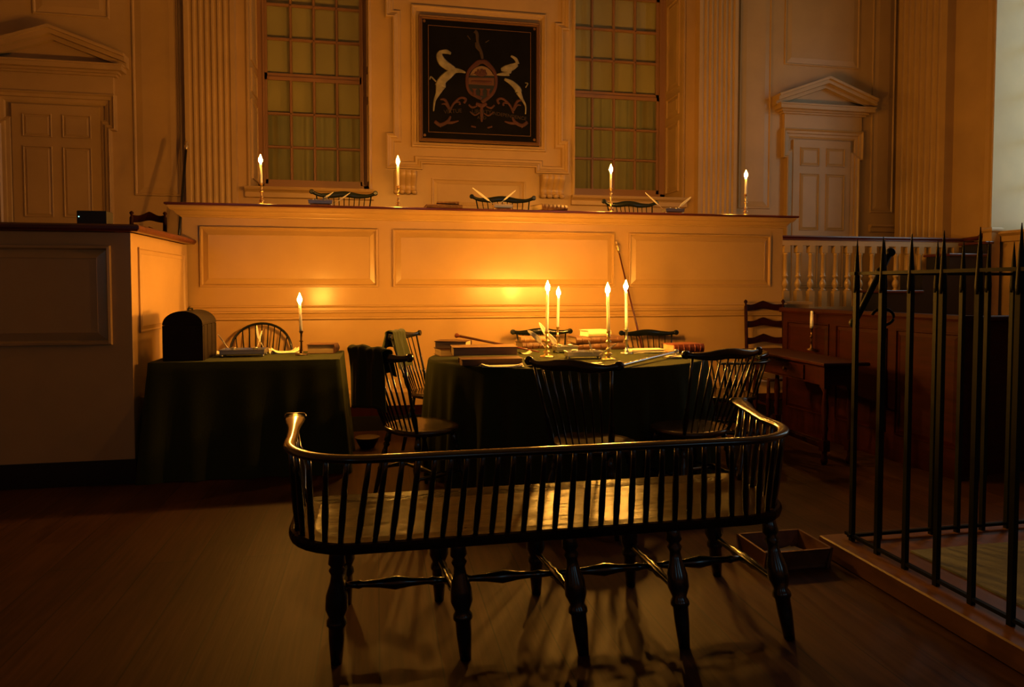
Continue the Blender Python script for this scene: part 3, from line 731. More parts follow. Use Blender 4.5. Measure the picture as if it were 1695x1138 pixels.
# arc-length positions for the spindles
def resample(pts, n, s0=0, s1=1):
    P_ = [Vector(p) for p in pts]; ds = [0]
    for a, c in zip(P_, P_[1:]): ds.append(ds[-1] + (c - a).length)
    out = []
    for k in range(n):
        s = ds[-1] * (s0 + (s1 - s0) * k / (n - 1))
        for i in range(len(ds) - 1):
            if ds[i + 1] >= s: break
        out.append(P_[i].lerp(P_[i + 1], (s - ds[i]) / (ds[i + 1] - ds[i])))
    return out
so = seat_outline(.03); nb_, nc_, na_ = 26, 5, 6
def lin(a, c, n, e0=0, e1=1): return [Vector(a).lerp(Vector(c), e0 + (e1 - e0) * k / (n - 1)) for k in range(n)]
def arcp(pts, n): return resample(pts, n + 2)[1:-1]
LB = len(rp_)
Lc, Rc = rp_[7:18], rp_[-18:-7]
top_pts = lin(rp_[0], rp_[7], na_, .10, 1) + arcp(Lc, nc_) + lin(rp_[17], rp_[-18], nb_) + arcp(Rc, nc_) + lin(rp_[-8], rp_[-1], na_, 0, .90)
s3 = [(x, y, SZ) for x, y in so]
bot_pts = lin((SX0 + .03, SY1 - .07, SZ), s3[0], na_) + arcp(s3[:9], nc_) + lin(s3[8], s3[9], nb_) + arcp(s3[9:18], nc_) + lin(s3[17], (SX1 - .03, SY1 - .07, SZ), na_)
NSP = len(top_pts)
SPP = [(0, .0095), (.15, .0105), (.35, .012), (.7, .0098), (1, .0078)]
for i, (tp, bp_) in enumerate(zip(top_pts, bot_pts)):
    if i in (0, NSP - 1):
        MB().turn(bp_ - Vector((0, 0, .02)), tp, [(0, .012), (.12, .014), (.16, .022), (.2, .013), (.42, .025), (.6, .014), (.64, .020), (.68, .013), (1, .010)], 12).build('arm_post', GRNBLK, st)
    else:
        MB().turn(bp_ - Vector((0, 0, .02)), tp, SPP, 9).build('spindle', GRNBLK, st)
LEGS = [(0, .019), (.06, .022), (.14, .026), (.17, .017), (.20, .024), (.24, .017), (.30, .020), (.42, .032), (.52, .034), (.60, .022), (.63, .029), (.66, .030), (.68, .024), (.8, .023), (1, .017)]
LEGS2 = [(t_, r_ * 1.15) for t_, r_ in LEGS]
near_t, near_f, far_t, far_f = [], [], [], []
ntx = [558, 757, 940, 1112, 1270]; nfx = [(557, 1098), (771, 1092), (966, 1084), (1133, 1073), (1307, 1058)]; ffx = [(574, 1000), (727, 994), (888, 983), (1044, 970), (1187, 953)]
for i in range(5):
    a, c = P(ntx[i], 905, SY0 + .08), PZ(*nfx[i], 0); a.z = SZ - .03
    MB().turn(a, c, LEGS2, 14).build('leg', GRNBLK, st); near_t.append(a); near_f.append(c)
    a2, c2 = Vector((a.x - (0, .03, .03, .02, .03)[i], SY1 - .09, SZ - .03)), PZ(*ffx[i], 0)
    MB().turn(a2, c2, LEGS2, 14).build('leg', GRNBLK, st); far_t.append(a2); far_f.append(c2)
SIDE = [(0, .010), (.1, .013), (.3, .013), (.36, .019), (.44, .016), (.5, .022), (.56, .016), (.64, .019), (.7, .013), (.9, .013), (1, .010)]
mids = []
for i in range(5):
    a = near_t[i].lerp(near_f[i], .56); c = far_t[i].lerp(far_f[i], .56)
    MB().turn(a, c, SIDE, 12).build('stretcher', GRNBLK, st); mids.append((a + c) / 2)
for i in range(4):
    MB().turn(mids[i], mids[i + 1], [(0, .010), (.12, .013), (.16, .017), (.2, .012), (.35, .016), (.5, .026), (.65, .016), (.8, .012), (.84, .017), (.88, .013), (1, .010)], 12).build('stretcher', GRNBLK, st)

# ------------------------------------------------------------------ tables and cloths
def cloth_box(label, x0, x1, y0, y1, z, flare, name='tablecloth', seed=1):
    """draped cloth over a rectangular table: ring profile going down with folds"""
    rnd = random.Random(seed)
    def ring(px_, s):
        pts = []; n = 40
        per = [(x0, y0), (x1, y0), (x1, y1), (x0, y1)]
        for k in range(4):
            a = Vector(per[k]); c = Vector(per[(k + 1) % 4])
            for i in range(n): pts.append((a.lerp(c, i / n), k, i / n))
        return pts
    base = ring(0, 0); nt_ = len(base); cx_, cy_ = (x0 + x1) / 2, (y0 + y1) / 2
    vs = []; rows = 12
    for j in range(rows + 1):
        v = j / rows
        for i, (p, k, u) in enumerate(base):
            nrm = {0: (0, -1), 1: (1, 0), 2: (0, 1), 3: (-1, 0)}[k]
            corner = max(0, 1 - min(u, 1 - u) * 7)
            s = i / nt_ * 2 * PI
            fold = (.5 + .5 * math.sin(s * 19 + 1.3 * math.sin(s * 5)))
            off = .008 + v * flare * (.35 + .55 * fold) + corner * v * flare * .7
            ex = p.x + nrm[0] * off; ey = p.y + nrm[1] * off
            if corner > 0:
                dx_, dy_ = (1 if p.x > cx_ else -1), (1 if p.y > cy_ else -1)
                ex = p.x + (dx_ * off * (corner * .7 + (1 - corner) * abs(nrm[0])) if True else 0); ey = p.y + dy_ * off * (corner * .7 + (1 - corner) * abs(nrm[1]))
            vs.append((ex, ey, z - .004 - (z - .006) * v if v > 0 else z - .002))
    fs = [(j * nt_ + i, j * nt_ + (i + 1) % nt_, (j + 1) * nt_ + (i + 1) % nt_, (j + 1) * nt_ + i) for j in range(rows) for i in range(nt_)]
    b = MB(); b.add(vs, fs, True); b.add([(p.x, p.y, z) for p, k, u in base], [tuple(range(nt_))])
    b.add([(p.x, p.y, z) for p, k, u in base] + vs[:nt_], [(i, (i + 1) % nt_, nt_ + (i + 1) % nt_, nt_ + i) for i in range(nt_)])
    return b
# left desk
LTX0, LTX1 = jx + .025, P(561, 597, 4.86).x; LTY0, LTY1 = 4.86, 5.50
LTX0 = jx + .09
t = thing('desk', 'rectangular desk hidden under a dark green cloth beside the jury box', 'table')
MB().bbox(LTX0 + .02, LTX1 - .02, LTY0 + .02, LTY1 - .02, TZ - .04, TZ - .008).build('tabletop', MAHOG, t)
for x in (LTX0 + .08, LTX1 - .08):
    for y in (LTY0 + .08, LTY1 - .08): MB().box(x - .03, x + .03, y - .03, y + .03, 0, TZ - .04).build('leg', MAHOG, t)
c = cloth_box('', LTX0, LTX1, LTY0, LTY1, TZ, .075, seed=2).build('tablecloth', CLOTH)
tag(c, 'dark green cloth hanging to the floor over the rectangular left desk', 'tablecloth')
# round table
ce = P(942, 590, 5.4)
pl = PZ(713, 590, TZ); pr_ = PZ(1172, 590, TZ); yf_ = PZ(965, 611, TZ).y; yb2 = 5.52
TRX = (pr_ - pl).length / 2; TRY = (yb2 - yf_) / 2; TC = ((pl.x + pr_.x) / 2, (yf_ + yb2) / 2)
t = thing('round_table', 'large round table hidden under a dark green cloth in the middle of the room', 'table', (TC[0], TC[1], 0))
MB().turn((0, 0, TZ - .05), (0, 0, TZ - .012), [(0, min(TRX, TRY) - .04), (.3, min(TRX, TRY) - .02), (.7, min(TRX, TRY) - .02), (1, min(TRX, TRY) - .04)], 48).build('tabletop', MAHOG, t)
for k in range(4):
    a = PI / 4 + k * PI / 2; MB().turn((.5 * math.cos(a), .5 * math.sin(a), TZ - .05), (.5 * math.cos(a), .5 * math.sin(a), 0), [(0, .04), (.3, .045), (.6, .03), (1, .03)], 12).build('leg', MAHOG, t)
b = MB(); n = 220; vs = []
prf = [(.0, 1), (-.004, 1.008), (-.016, 1.013)] + [(-.016 - (TZ - .02) * (k / 12), 1) for k in range(1, 13)]
for j, (dz, s) in enumerate(prf):
    v = max(0, -dz - .016) / TZ
    for k in range(n):
        a = 2 * PI * k / n
        f = math.sin(a * 23 + 1.8 * math.sin(3 * a)) + .5 * math.sin(a * 41 + 2 * math.sin(2 * a))
        s2 = (s if j < 3 else 1.013) + v ** .8 * (.040 + .036 * f)
        vs.append((TRX * s2 * math.cos(a), TRY * s2 * math.sin(a), TZ + dz))
b.add(vs, [(j * n + k, j * n + (k + 1) % n, (j + 1) * n + (k + 1) % n, (j + 1) * n + k) for j in range(len(prf) - 1) for k in range(n)], True)
b.add(vs[:n], [tuple(range(n))])
c = b.build('tablecloth', CLOTH, None); c.location = (TC[0], TC[1], 0)
tag(c, 'dark green cloth falling in folds to the floor over the round table', 'tablecloth')
# small red table on the right
TX = 2.93
c0 = PX(1364, 602, TX); tz2 = .75
pnear = PZ(1364, 602, tz2); pfar = PZ(1228, 577, tz2)
rt = thing('side_table', 'small dark red wooden table with a drawer, holding the unlit candle', 'table', (0, 0, 0))
dvec = (pfar - pnear); dvec.z = 0; Ld = dvec.length; ang = math.atan2(-dvec.x, dvec.y)
rt.location = (pnear.x, pnear.y, 0); rt.rotation_euler.z = ang      # local y runs to the far corner, local x to the right
Wt = .36
MB().bbox(0, Wt, 0, Ld, tz2 - .025, tz2, .006).build('tabletop', REDWOOD, rt)
MB().box(.05, Wt - .05, .07, Ld - .07, tz2 - .17, tz2 - .025).build('apron', REDWOOD, rt)
dr = MB().bbox(.035, .06, Ld * .26, Ld * .66, tz2 - .155, tz2 - .045, .004).build('drawer', REDWOOD, rt)
MB().turn((.035, Ld * .46, tz2 - .1), (.01, Ld * .46, tz2 - .1), [(0, .007), (.4, .008), (.7, .016), (1, .008)], 12).build('knob', DKBRASS, dr)
for x in (.08, Wt - .08):
    for y in (.10, Ld - .10):
        b = MB().turn((x, y, tz2 - .17), (x, y, 0), [(0, .022), (.05, .028), (.1, .016), (.3, .026), (.5, .018), (.55, .026), (.6, .018), (.9, .018), (.95, .026), (1, .018)], 12); b.box(x - .028, x + .028, y - .028, y + .028, tz2 - .19, tz2 - .16); b.box(x - .026, x + .026, y - .026, y + .026, .10, .18)
        b.build('leg', REDWOOD, rt)
MB().bbox(.06, .10, .1, Ld - .1, .12, .16).build('stretcher', REDWOOD, rt)
# red panelled partition behind it
pa, pb = PZ(1297, 513, 1.08), PZ(1597, 528, 1.08)
pt = thing('partition', 'dark red panelled wooden partition behind the small red table and iron railing', 'partition', (pa.x, pa.y, 0))
dv = pb - pa; pt.rotation_euler.z = math.atan2(dv.y, dv.x); Lp = dv.length
MB().box(0, Lp, -.0, .04, 0, 1.06).build('panel_wall', REDWOOD, pt)
MB().prism([(-.03, 1.06), (-.035, 1.075), (-.03, 1.1), (.07, 1.1), (.075, 1.075), (.07, 1.06)], lambda p, q: (-.02, p, q), lambda p, q: (Lp + .02, p, q)).build('cap_rail', REDWOOD, pt)
for k in range(3): panel(.06 + Lp * k / 3, Lp * (k + 1) / 3 - .02, .2, .98, 'raised_panel', pt, lambda u, v, w: (u, -w, v), REDWOOD, k=.6)
pa2 = Vector((pb.x + .05, pb.y - .0, 0))
q0 = PZ(1600, 527, 1.08); q1 = q0 + Vector((1.2, .12, 0))
pt2 = thing('clerk_desk', 'dark red wooden desk front running right from the partition end', 'desk', (q0.x, q0.y, 0), math.atan2(.12, 1.2))
MB().box(0, 1.2, 0, .04, 0, 1.06).build('front_board', REDWOOD, pt2)
MB().bbox(-.02, 1.2, -.05, .10, 1.06, 1.09).build('cap_rail', REDWOOD, pt2)
# ------------------------------------------------------------------ staircase at far right
sp = [(1470, 481), (1535, 448), (1580, 420), (1640, 400)]
SD = 6.85
stp = thing('staircase', 'dark wooden staircase rising to the right behind the iron railing', 'staircase', (0, 0, 0))
xs0 = P(1455, 500, SD).x; z0 = .9; zs_ = [P(px, py, SD).z for px, py in sp]; xs_ = [P(px - 8, py, SD).x for px, py in sp] + [XR_ - .21]
bstr = MB()
bstr.prism([(xs0 - .02, 0), (xs0 - .02, .75), (xs_[0], zs_[0] - .03), (xs_[1], zs_[0] - .03), (xs_[1], zs_[1] - .03), (xs_[2], zs_[1] - .03), (xs_[2], zs_[2] - .03), (xs_[3], zs_[2] - .03), (xs_[3], zs_[3] - .03), (xs_[4], zs_[3] - .03), (xs_[4], 0)], lambda p, q: (p, SD, q), lambda p, q: (p, SD + .34, q))
bstr.build('stringer', BLACKW, stp)
for k in range(4): MB().bbox(xs_[k] - .03, xs_[k + 1] - .0, SD - .03, SD + .36, zs_[k] - .03, zs_[k], .006).build('tread', MAHOG, stp)

# ------------------------------------------------------------------ railed dock on its low platform
dk = PZ(1356, 886, .09)
DKX, DKY = dk.x, dk.y
DEX = min(XR_ - .05, 4.6); DY0 = .7
pm = MB(); pm.bbox(DKX, DEX, DY0, DKY, 0, .09, .006)
o_ = pm.build('dock_platform', DOCKW); tag(o_, 'low orange-brown wooden platform edge at bottom right carrying the iron railing', 'platform')
o_ = MB().box(DKX + .27, DEX - .02, DY0 + .02, DKY - .27, .09, .098).build('carpet', CARPET); tag(o_, 'grey-green carpet on the platform inside the iron railing', 'carpet')
fp = PZ(1410, 892, .1); fx = fp.x; fy = fp.y
fe = thing('iron_railing', 'black iron railing of spiked bars on the low platform at right', 'railing', (0, 0, 0))
ftop = P(1417, 396, fy).z; frail = P(1417, 453, fy).z
def bar(x, y):
    b = MB(); s = .010
    b.box(x - s, x + s, y - s, y + s, .088, ftop - .24)
    b.sweep([(x, y, ftop - .25), (x, y, ftop - .22), (x, y, ftop - .1), (x, y, ftop)], [.013, .015, .009, .0015], n=8)
    b.build('bar', IRON, fe)
for k in range(14): bar(fx + .145 * k, fy)
for k in range(1, 12): bar(fx, fy - .165 * k)
for z in (frail, .115):
    b = MB(); b.box(fx - .02, fx + .145 * 13.3, fy - .009, fy + .009, z - .007, z + .007); b.box(fx - .009, fx + .009, fy - .165 * 11.4, fy + .04, z - .007, z + .007)
    b.build('cross_rail', IRON, fe)
# diagonal brace with curled iron at the gate post
b = MB(); p0 = P(1474, 418, fy + .05); p1 = P(1414, 535, fy + .05)
b.sweep([p0, p0.lerp(p1, .5), p1], .014, n=8); b.ball(p0, .022); b.ball(p0.lerp(p1, .28), .024); b.ball(p1, .024)
cp = P(1440, 515, fy + .04); pts = []
for k in range(16): a = PI * .9 - PI * 1.5 * k / 15; pts.append((cp.x + .07 + .06 * math.cos(a), fy + .04, cp.z - .03 + .04 * math.sin(a)))
b.sweep(pts, .007, n=8); b.build('brace', IRON, fe)

# ------------------------------------------------------------------ candles
def stick(kind, label, loc, h, mt, r=.045, group=None):
    t = thing('candlestick', label, 'candlestick', loc, 0, group)
    if kind == 'turned':
        base = [(0, r), (.02, r), (.05, r * .92), (.07, r * .55), (.10, r * .35), (.14, r * .28), (.18, r * .5), (.22, r * .52), (.26, r * .25)]
        stem = [(0, .25), (.08, .2), (.15, .42), (.2, .45), (.25, .22), (.35, .17), (.48, .30), (.53, .5), (.58, .5), (.62, .22), (.7, .18), (.78, .34), (.82, .36), (.86, .25), (1, .27)]
    else:
        base = [(0, r), (.02, r), (.05, r * .95), (.07, r * .6), (.09, r * .3), (.12, r * .25), (.26, r * .22)]
        stem = [(0, .22), (.3, .21), (.45, .21), (.46, .42), (.5, .42), (.51, .2), (.95, .23), (.96, .32), (1, .32)]
    MB().turn((0, 0, 0), (0, 0, h), base, 20).build('base', mt, t)
    MB().turn((0, 0, h * .25), (0, 0, h * .93), [(a, r * q * .8) for a, q in stem], 16).build('stem', mt, t)
    MB().turn((0, 0, h * .90), (0, 0, h), [(0, .010), (.2, .0135), (.8, .0135), (.85, .020), (1, .020)], 16).build('socket', mt, t)
    return t
def candle(label, loc, h, lit=True, fmat=None, tilt=(0, 0), r=.0105, fh=.070, fw=.017):
    t = thing('candle', label, 'candle', loc, 0)
    top = Vector((tilt[0], tilt[1], h))
    b = MB().turn((0, 0, 0), top, [(0, r * 1.15), (.5, r * 1.05), (.93, r * .9), (.985, r * .8), (1, r * .5)], 14); b.build('wax', WAX, t)
    MB().turn(top - Vector((0, 0, .003)), top + Vector((0, 0, .010)), [(0, .0013), (1, .0008)], 6).build('wick', WICK, t)
    if lit:
        n = 12; prof = [(-.12, .2), (0, .6), (.15, .92), (.3, 1), (.45, .88), (.65, .55), (.85, .22), (1, .03)]
        MB().turn(top + Vector((0, 0, .004)), top + Vector((0, 0, .004 + fh)), [(a, fw * q) for a, q in prof], n).build('flame', fmat or FLAME, t)
    return t
EM = 'lit white candle '
zl = DTOP
for (px, pyb, pym, pyt, where, sw) in ((433, 337, 304, 270, 'at the far left end of the bench ledge', 'brass candlestick at the left end of the bench ledge'),
                                   (659, 341, 308, 272, 'on the bench ledge in front of the left scroll bracket', 'brass candlestick on the ledge below the left scroll bracket'),
                                   (1011, 348, 312, 285, 'on the bench ledge before the right window', 'brass candlestick on the ledge before the right judge chair'),
                                   (1234, 352, 322, 294, 'at the far right end of the bench ledge', 'brass candlestick at the right end of the bench ledge')):
    Yd = D1 - .01; p = P(px, pyb, Yd); h = P(px, pym, Yd).z - zl; hc = P(px, pyt, Yd).z - P(px, pym, Yd).z
    stick('turned', sw, (p.x, Yd, zl), h, BRASS, r=.042)
    candle(EM + where, (p.x, Yd, zl + h - .012), hc + .012, fmat=FLAMEB if px in (659, 1011) else FLAMEC, tilt=((-.004 if px < 500 else .0), 0))
# table candles
for (px, pyb, pym, pyt, kind, mt, where, sw) in (
        (905, 591, 549, 482, 'turned', BRASS, 'second tallest on the round table, left front of the left pair', 'brass candlestick left front on the round table beside the quills'),
        (923, 578, 541, 490, 'plain', BRASS, 'right rear of the left pair on the round table', 'slim brass candlestick rear left on the round table'),
        (1007, 596, 548, 486, 'turned', BRASS, 'left front of the right pair on the round table', 'brass candlestick beside the long silver baton tip'),
        (1037, 586, 545, 480, 'plain', PEWTER, 'right rear of the right pair on the round table', 'slim grey pewter candlestick right rear on the round table'),
        (499, 588, 548, 502, 'plain', DKBRASS, 'on the green-covered left desk', 'dark slender candlestick on the left desk')):
    p = PZ(px, pyb, TZ); h = P(px, pym, p.y).z - TZ; hc = P(px, pyt, p.y).z - P(px, pym, p.y).z
    stick(kind, sw, p, h, mt, r=.05 if kind == 'turned' else .046)
    candle(EM + where.replace('second tallest ', ''), (p.x, p.y, TZ + h - .012), hc + .012, tilt=((-.008 if px in (499, 1007, 1037) else .006), 0))
p = PZ(1343, 580, tz2); h = P(1343, 541, p.y).z - tz2; hc = P(1343, 515, p.y).z - P(1343, 541, p.y).z
stick('plain', 'thin dark candlestick on the small red table', p, h, DKBRASS, r=.04)
candle('short unlit white candle above the small red table', (p.x, p.y, tz2 + h - .012), hc + .012, lit=False, r=.013)

# ------------------------------------------------------------------ books, inkstands, quills, papers
def book(label, loc, rz, L, W, T_, mt, spine='x0', pages=PAGES, group=None, tilt=None, ribs=5, name='book'):
    """lies flat; spine along local y at x=-W/2; L along y"""
    t = thing(name, label, 'book', loc, rz, group); c = .004
    b = MB(); b.box(-W / 2, W / 2, -L / 2, L / 2, 0, c); b.box(-W / 2, W / 2, -L / 2, L / 2, T_ - c, T_)
    pr = [(-W / 2 - .012 * math.sin(PI * k / 8), T_ * k / 8) for k in range(9)] + [(-W / 2 + .004, T_), (-W / 2 + .004, 0)]
    b.prism(pr, lambda p, q: (p, -L / 2, q), lambda p, q: (p, L / 2, q)); b.build('cover', mt, t)
    pg = MB(); pg.box(-W / 2 + .004, W / 2 - .007, -L / 2 + .007, L / 2 - .007, c, T_ - c); pg.build('pages', pages, t)
    if ribs:
        r_ = MB()
        for k in range(ribs):
            y = -L / 2 + L * (k + .7) / (ribs + .4)
            r_.sweep([(-W / 2 - .014 * math.sin(PI * j / 8) - .001, y, .0048 + (T_ - .0096) * j / 8) for j in range(9)], .004, n=6, up=(0, 1, 0))
        r_.build('spine_ribs', mt, t)
    if tilt: t.rotation_euler = (tilt[0], tilt[1], rz)
    return t
def quill(label, base, tip, bend=.03, w=.011, side=(0, 0, 0)):
    base, tip = Vector(base), Vector(tip); d = tip - base; L = d.length
    mid = Vector(side)
    def pt(s): return base + d * s + mid * math.sin(PI * s) * bend
    lat = d.cross(Vector((0, 1, .2))).normalized(); nn = lat.cross(d).normalized()
    b = MB(); b.sweep([pt(k / 8) for k in range(9)], [.0019 - .0014 * k / 8 for k in range(9)], n=6); shaft = b
    o = b.build('quill', QUILL); tag(o, label, 'quill')
    v = MB(); N = 16
    def vane(u, s):
        s2 = .28 + .72 * s; wd = w * math.sin(PI * min(1, s ** .7)) ** .55 + .0008 + .0008 * math.sin(60 * s)
        q = (u - .5) * 2; return pt(min(1, s2)) + lat * q * wd + nn * (-.25 * wd * q * q)
    v.grid(vane, 4, N); v.build('vane', QUILL, o, solid=.0012); return o
def inkstand(label, loc, rz, L, W, H, mt=PEWTER, feet=True, cups=2, name='inkstand'):
    t = thing(name, label, 'inkstand', loc, rz)
    z0 = .018 if feet else 0
    b = MB(); c = .006
    prof = [(.006, z0), (0, z0 + .004), (0, z0 + H * .75), (-.004, z0 + H * .8), (-.004, z0 + H), (.004, z0 + H), (.006, z0 + H * .3)]
    b.mould(rect(-L / 2, L / 2, -W / 2, W / 2), prof, lambda u, v, w: (u, v, w)); b.box(-L / 2 + .008, L / 2 - .008, -W / 2 + .008, W / 2 - .008, z0, z0 + .006); b.build('tray', mt, t)
    if feet:
        for sx in (-1, 1):
            for sy in (-1, 1): MB().ball((sx * (L / 2 - .012), sy * (W / 2 - .012), .010), .010, 10, 8).build('ball_foot', mt, t)
    for k in range(cups):
        x = (-L / 4 + L / 2 * k / max(1, cups - 1))
        MB().turn((x, 0, z0 + .004), (x, 0, z0 + H + .010), [(0, .022), (.5, .024), (.8, .018), (.9, .024), (1, .020)], 14).build('ink_pot', mt, t)
    return t
def paper(label, loc, rz, L, W, T_=.002, n=1, name='paper', curl=.012, group=None):
    b = MB(); rnd = random.Random(hash(label) % 1000 if False else len(label))
    for k in range(n):
        a = (rnd.random() - .5) * .3 * (n > 1); ox, oy = (rnd.random() - .5) * .03 * (n > 1), (rnd.random() - .5) * .03 * (n > 1)
        ph = rnd.random() * 6
        def fn(u, v, s=0):
            x, y = (u - .5) * L, (v - .5) * W
            z = .001 + k * T_ * 1.1 + curl * (abs(u - .5) * 2) ** 4 * (.5 + .5 * math.sin(ph + v * 3)) + s
            return (ox + x * math.cos(a) - y * math.sin(a), oy + x * math.sin(a) + y * math.cos(a), z)
        b.grid(lambda u, v: fn(u, v, 0), 10, 6); b.grid(lambda u, v: fn(u, v, T_), 10, 6)
        for (f0, f1) in (((0, 0), (1, 0)), ((1, 0), (1, 1)), ((1, 1), (0, 1)), ((0, 1), (0, 0))):
            m_ = 10
            e = [(f0[0] + (f1[0] - f0[0]) * i / m_, f0[1] + (f1[1] - f0[1]) * i / m_) for i in range(m_ + 1)]
            b.add([fn(*q) for q in e] + [fn(*q, T_) for q in e], [(i, i + 1, i + 2 + m_, i + 1 + m_) for i in range(m_)])
    o = b.build(name, PAPER); o.location = loc; o.rotation_euler.z = rz; return tag(o, label, 'paper', group)
def T(px, py, z=TZ):
    p = PZ(px, py, z)
    if px > 640 and p.y > yb2 - .18: p = P(px, py, yb2 - .18)
    if px < 640 and p.y > LTY1 - .12: p = P(px, py, LTY1 - .12)
    return (p.x, p.y, z)
def qpx(label, b_, t_, Y0, Y1, **k): return quill(label, P(*b_, Y0), P(*t_, Y1), **k)

# bench ledge
LY = D1 + .0
def ledge(px): return (P(px, 340, LY).x, LY, DTOP)
inkstand('pale pewter inkstand on the ledge in front of the left judge chair', ledge(531), 0, .20, .10, .035, PEWTER)
qpx('quill leaning right from the left ledge inkstand, left of its two', (525, 337), (552, 318), LY, LY - .02, w=.007)
qpx('quill leaning right from the left ledge inkstand, right of its two', (553, 338), (580, 319), LY, LY - .02, w=.005)
book('thin brown book lying on the ledge, underneath the smaller brown book', ledge(733), PI / 2 + .05, .32, .22, .030, LEATH)
q = ledge(741); book('smaller brown book lying on top of the thin one on the ledge', (q[0], q[1], q[2] + .031), PI / 2 - .08, .20, .15, .030, LEATH)
inkstand('small brass inkstand on the ledge in front of the middle judge chair', ledge(832), 0, .17, .09, .034, BRASS)
qpx('quill leaning left from the middle ledge inkstand', (822, 342), (782, 311), LY, LY, w=.009)
qpx('quill leaning right from the middle ledge inkstand', (825, 339), (854, 315), LY, LY, w=.007)
book('large calf-bound book with banded spine on the ledge right of the middle chair', ledge(908), PI / 2 + .35, .28, .20, .055, LEATH, ribs=6)
inkstand('dark green-grey inkstand on the ledge right of the right judge chair', ledge(1114), 0, .19, .10, .034, PEWTER)
qpx('long quill leaning left from the right ledge inkstand', (1098, 347), (1068, 319), LY, LY, w=.006)
qpx('broad quill leaning right from the right ledge inkstand', (1118, 348), (1144, 326), LY, LY, w=.012)
q = P(155, 366, JY + .03)
o_ = thing('electronic_box', 'small black box with a green light on the jury box rail', 'electronic box', (q.x, JY + .05, jt))
hb = P(155, 349, JY).z - jt; wb_ = (P(180, 355, JY).x - P(131, 355, JY).x) / 2
MB().bbox(-wb_, wb_, -.05, .06, 0, hb, .004).build('case', PLAST, o_); MB().ball((-wb_ + .012, -.051, hb * .55), .004).build('indicator_light', LED, o_)

# left desk
q = T(311, 588); cyc = LTY0 + .24
def cx_at(px, Y): return P(px, 580, Y).x
x0, x1 = cx_at(269, LTY0 + .06), cx_at(336, LTY0 + .06); hh = P(300, 516, LTY0 + .06).z - TZ; wch = (x1 - x0); dch = .40
o_ = thing('domed_chest', 'dark leather document chest with rounded lid on the left desk', 'chest', ((x0 + x1) / 2, LTY0 + .06 + dch / 2, TZ))
hb = hh * .72
MB().bbox(-wch / 2, wch / 2, -dch / 2, dch / 2, 0, hb, .004).build('body', CHEST, o_)
lid = [(-wch / 2, hb)] + [(-wch / 2 * math.cos(PI * k / 16), hb + (hh - hb) * math.sin(PI * k / 16)) for k in range(17)]
L_o = MB().prism([(-wch / 2 * math.cos(PI * k / 20), hb + .002 + (hh - hb) * math.sin(PI * k / 20)) for k in range(21)], lambda p, q_: (p, -dch / 2, q_), lambda p, q_: (p, dch / 2, q_)).build('lid', CHEST, o_)
MB().sweep([(-.0, -.06, hh - .004), (0, -.05, hh + .014), (0, .05, hh + .014), (0, .06, hh - .004)], .006, n=8, up=(1, 0, 0)).build('handle', IRON, o_)
b = MB()
for s in (-.8, -.3, .3, .8):
    b.box(-wch / 2 - .002, wch / 2 + .002, s * dch / 2 - .008, s * dch / 2 + .008, .0, hb)
b.build('strap', CHEST, o_)
inkstand('long pewter inkstand on ball feet on the left desk', T(404, 590), .0, .30, .16, .036, PEWTER)
p = T(378, 578); qpx('single quill leaning left beside the chest on the left desk', (378, 577), (360, 553), p[1], p[1] + .03, w=.004)
p = T(436, 578); qpx('tall quill curving left on the left desk, nearer of the crossed pair', (436, 575), (425, 539), p[1], p[1] + .02, w=.008, bend=.012, side=(-1, 0, 0))
qpx('slim quill leaning right behind the tall one on the left desk', (426, 575), (434, 547), p[1] + .03, p[1] + .05, w=.004)
paper('loose crumpled papers on the left desk right of the inkstand', T(470, 582), .2, .20, .16, n=4, curl=.03, name='papers')
paper('few papers between the chest and the inkstand on the left desk', T(366, 582), -.2, .12, .14, n=3, curl=.02, name='papers')
book('thick tan-edged book on the left desk at the right edge', T(534, 584), PI - .12, .17, .20, .068, LEATH, ribs=4)
bo = bpy.data.objects[-1] if False else None

# round table
book('brown book at back left of the round table, lower of two', T(742, 588), PI + .15, .20, .17, .052, LEATH)
p = T(744, 589); book('upper brown book with banded spine at back left of the round table', (p[0] + .03, p[1] + .03, TZ + .053), -PI / 2 - .35, .24, .17, .055, LEATH)
p = T(812, 603); book('lower brown book at left front of the round table, under the larger tan book', (p[0], p[1], TZ + .001), -PI / 2, .40, .16, .040, LEATH, pages=PAGESD)
p = T(803, 598); book('large tan book resting on the lower brown book at the front left', (p[0], p[1] + .06, TZ + .043), -PI / 2 - .03, .44, .22, .055, LEATHL)
# dark cane lying over the books
o_ = thing('tipped_cane', 'dark wooden cane with a reddish knob resting across the books', 'cane', (0, 0, 0))
pa_ = P(762, 557, 5.45); pb_ = PZ(893, 583, TZ + .012)
MB().sweep([pa_, pa_.lerp(pb_, .5), pb_], [.011, .009, .006], n=10).build('shaft', MAHOG, o_)
d_ = (pa_ - pb_).normalized(); MB().turn(pa_ - d_ * .0, pa_ + d_ * .05, [(0, .012), (.2, .010), (.4, .014), (.7, .021), (.9, .018), (1, .006)], 14).build('knob', LEATHR, o_)
p = T(890, 575); book('brown folio lying behind the left candles on the round table', (p[0], p[1] + .1, TZ), PI / 2 + .1, .28, .20, .05, LEATH)
book('pale-edged book on top of the brown folio behind the left candles', (p[0] - .01, p[1] + .1, TZ + .051), PI / 2 - .05, .24, .17, .042, LEATHL)
p = T(990, 578); book('lower brown leather book of the centre stack on the round table', (p[0], p[1] + .03, TZ), PI / 2, .40, .20, .052, LEATH, ribs=5)
book('middle brown leather book of the centre stack on the round table', (p[0] - .02, p[1] + .03, TZ + .053), PI / 2 + .08, .40, .21, .050, LEATH, ribs=5)
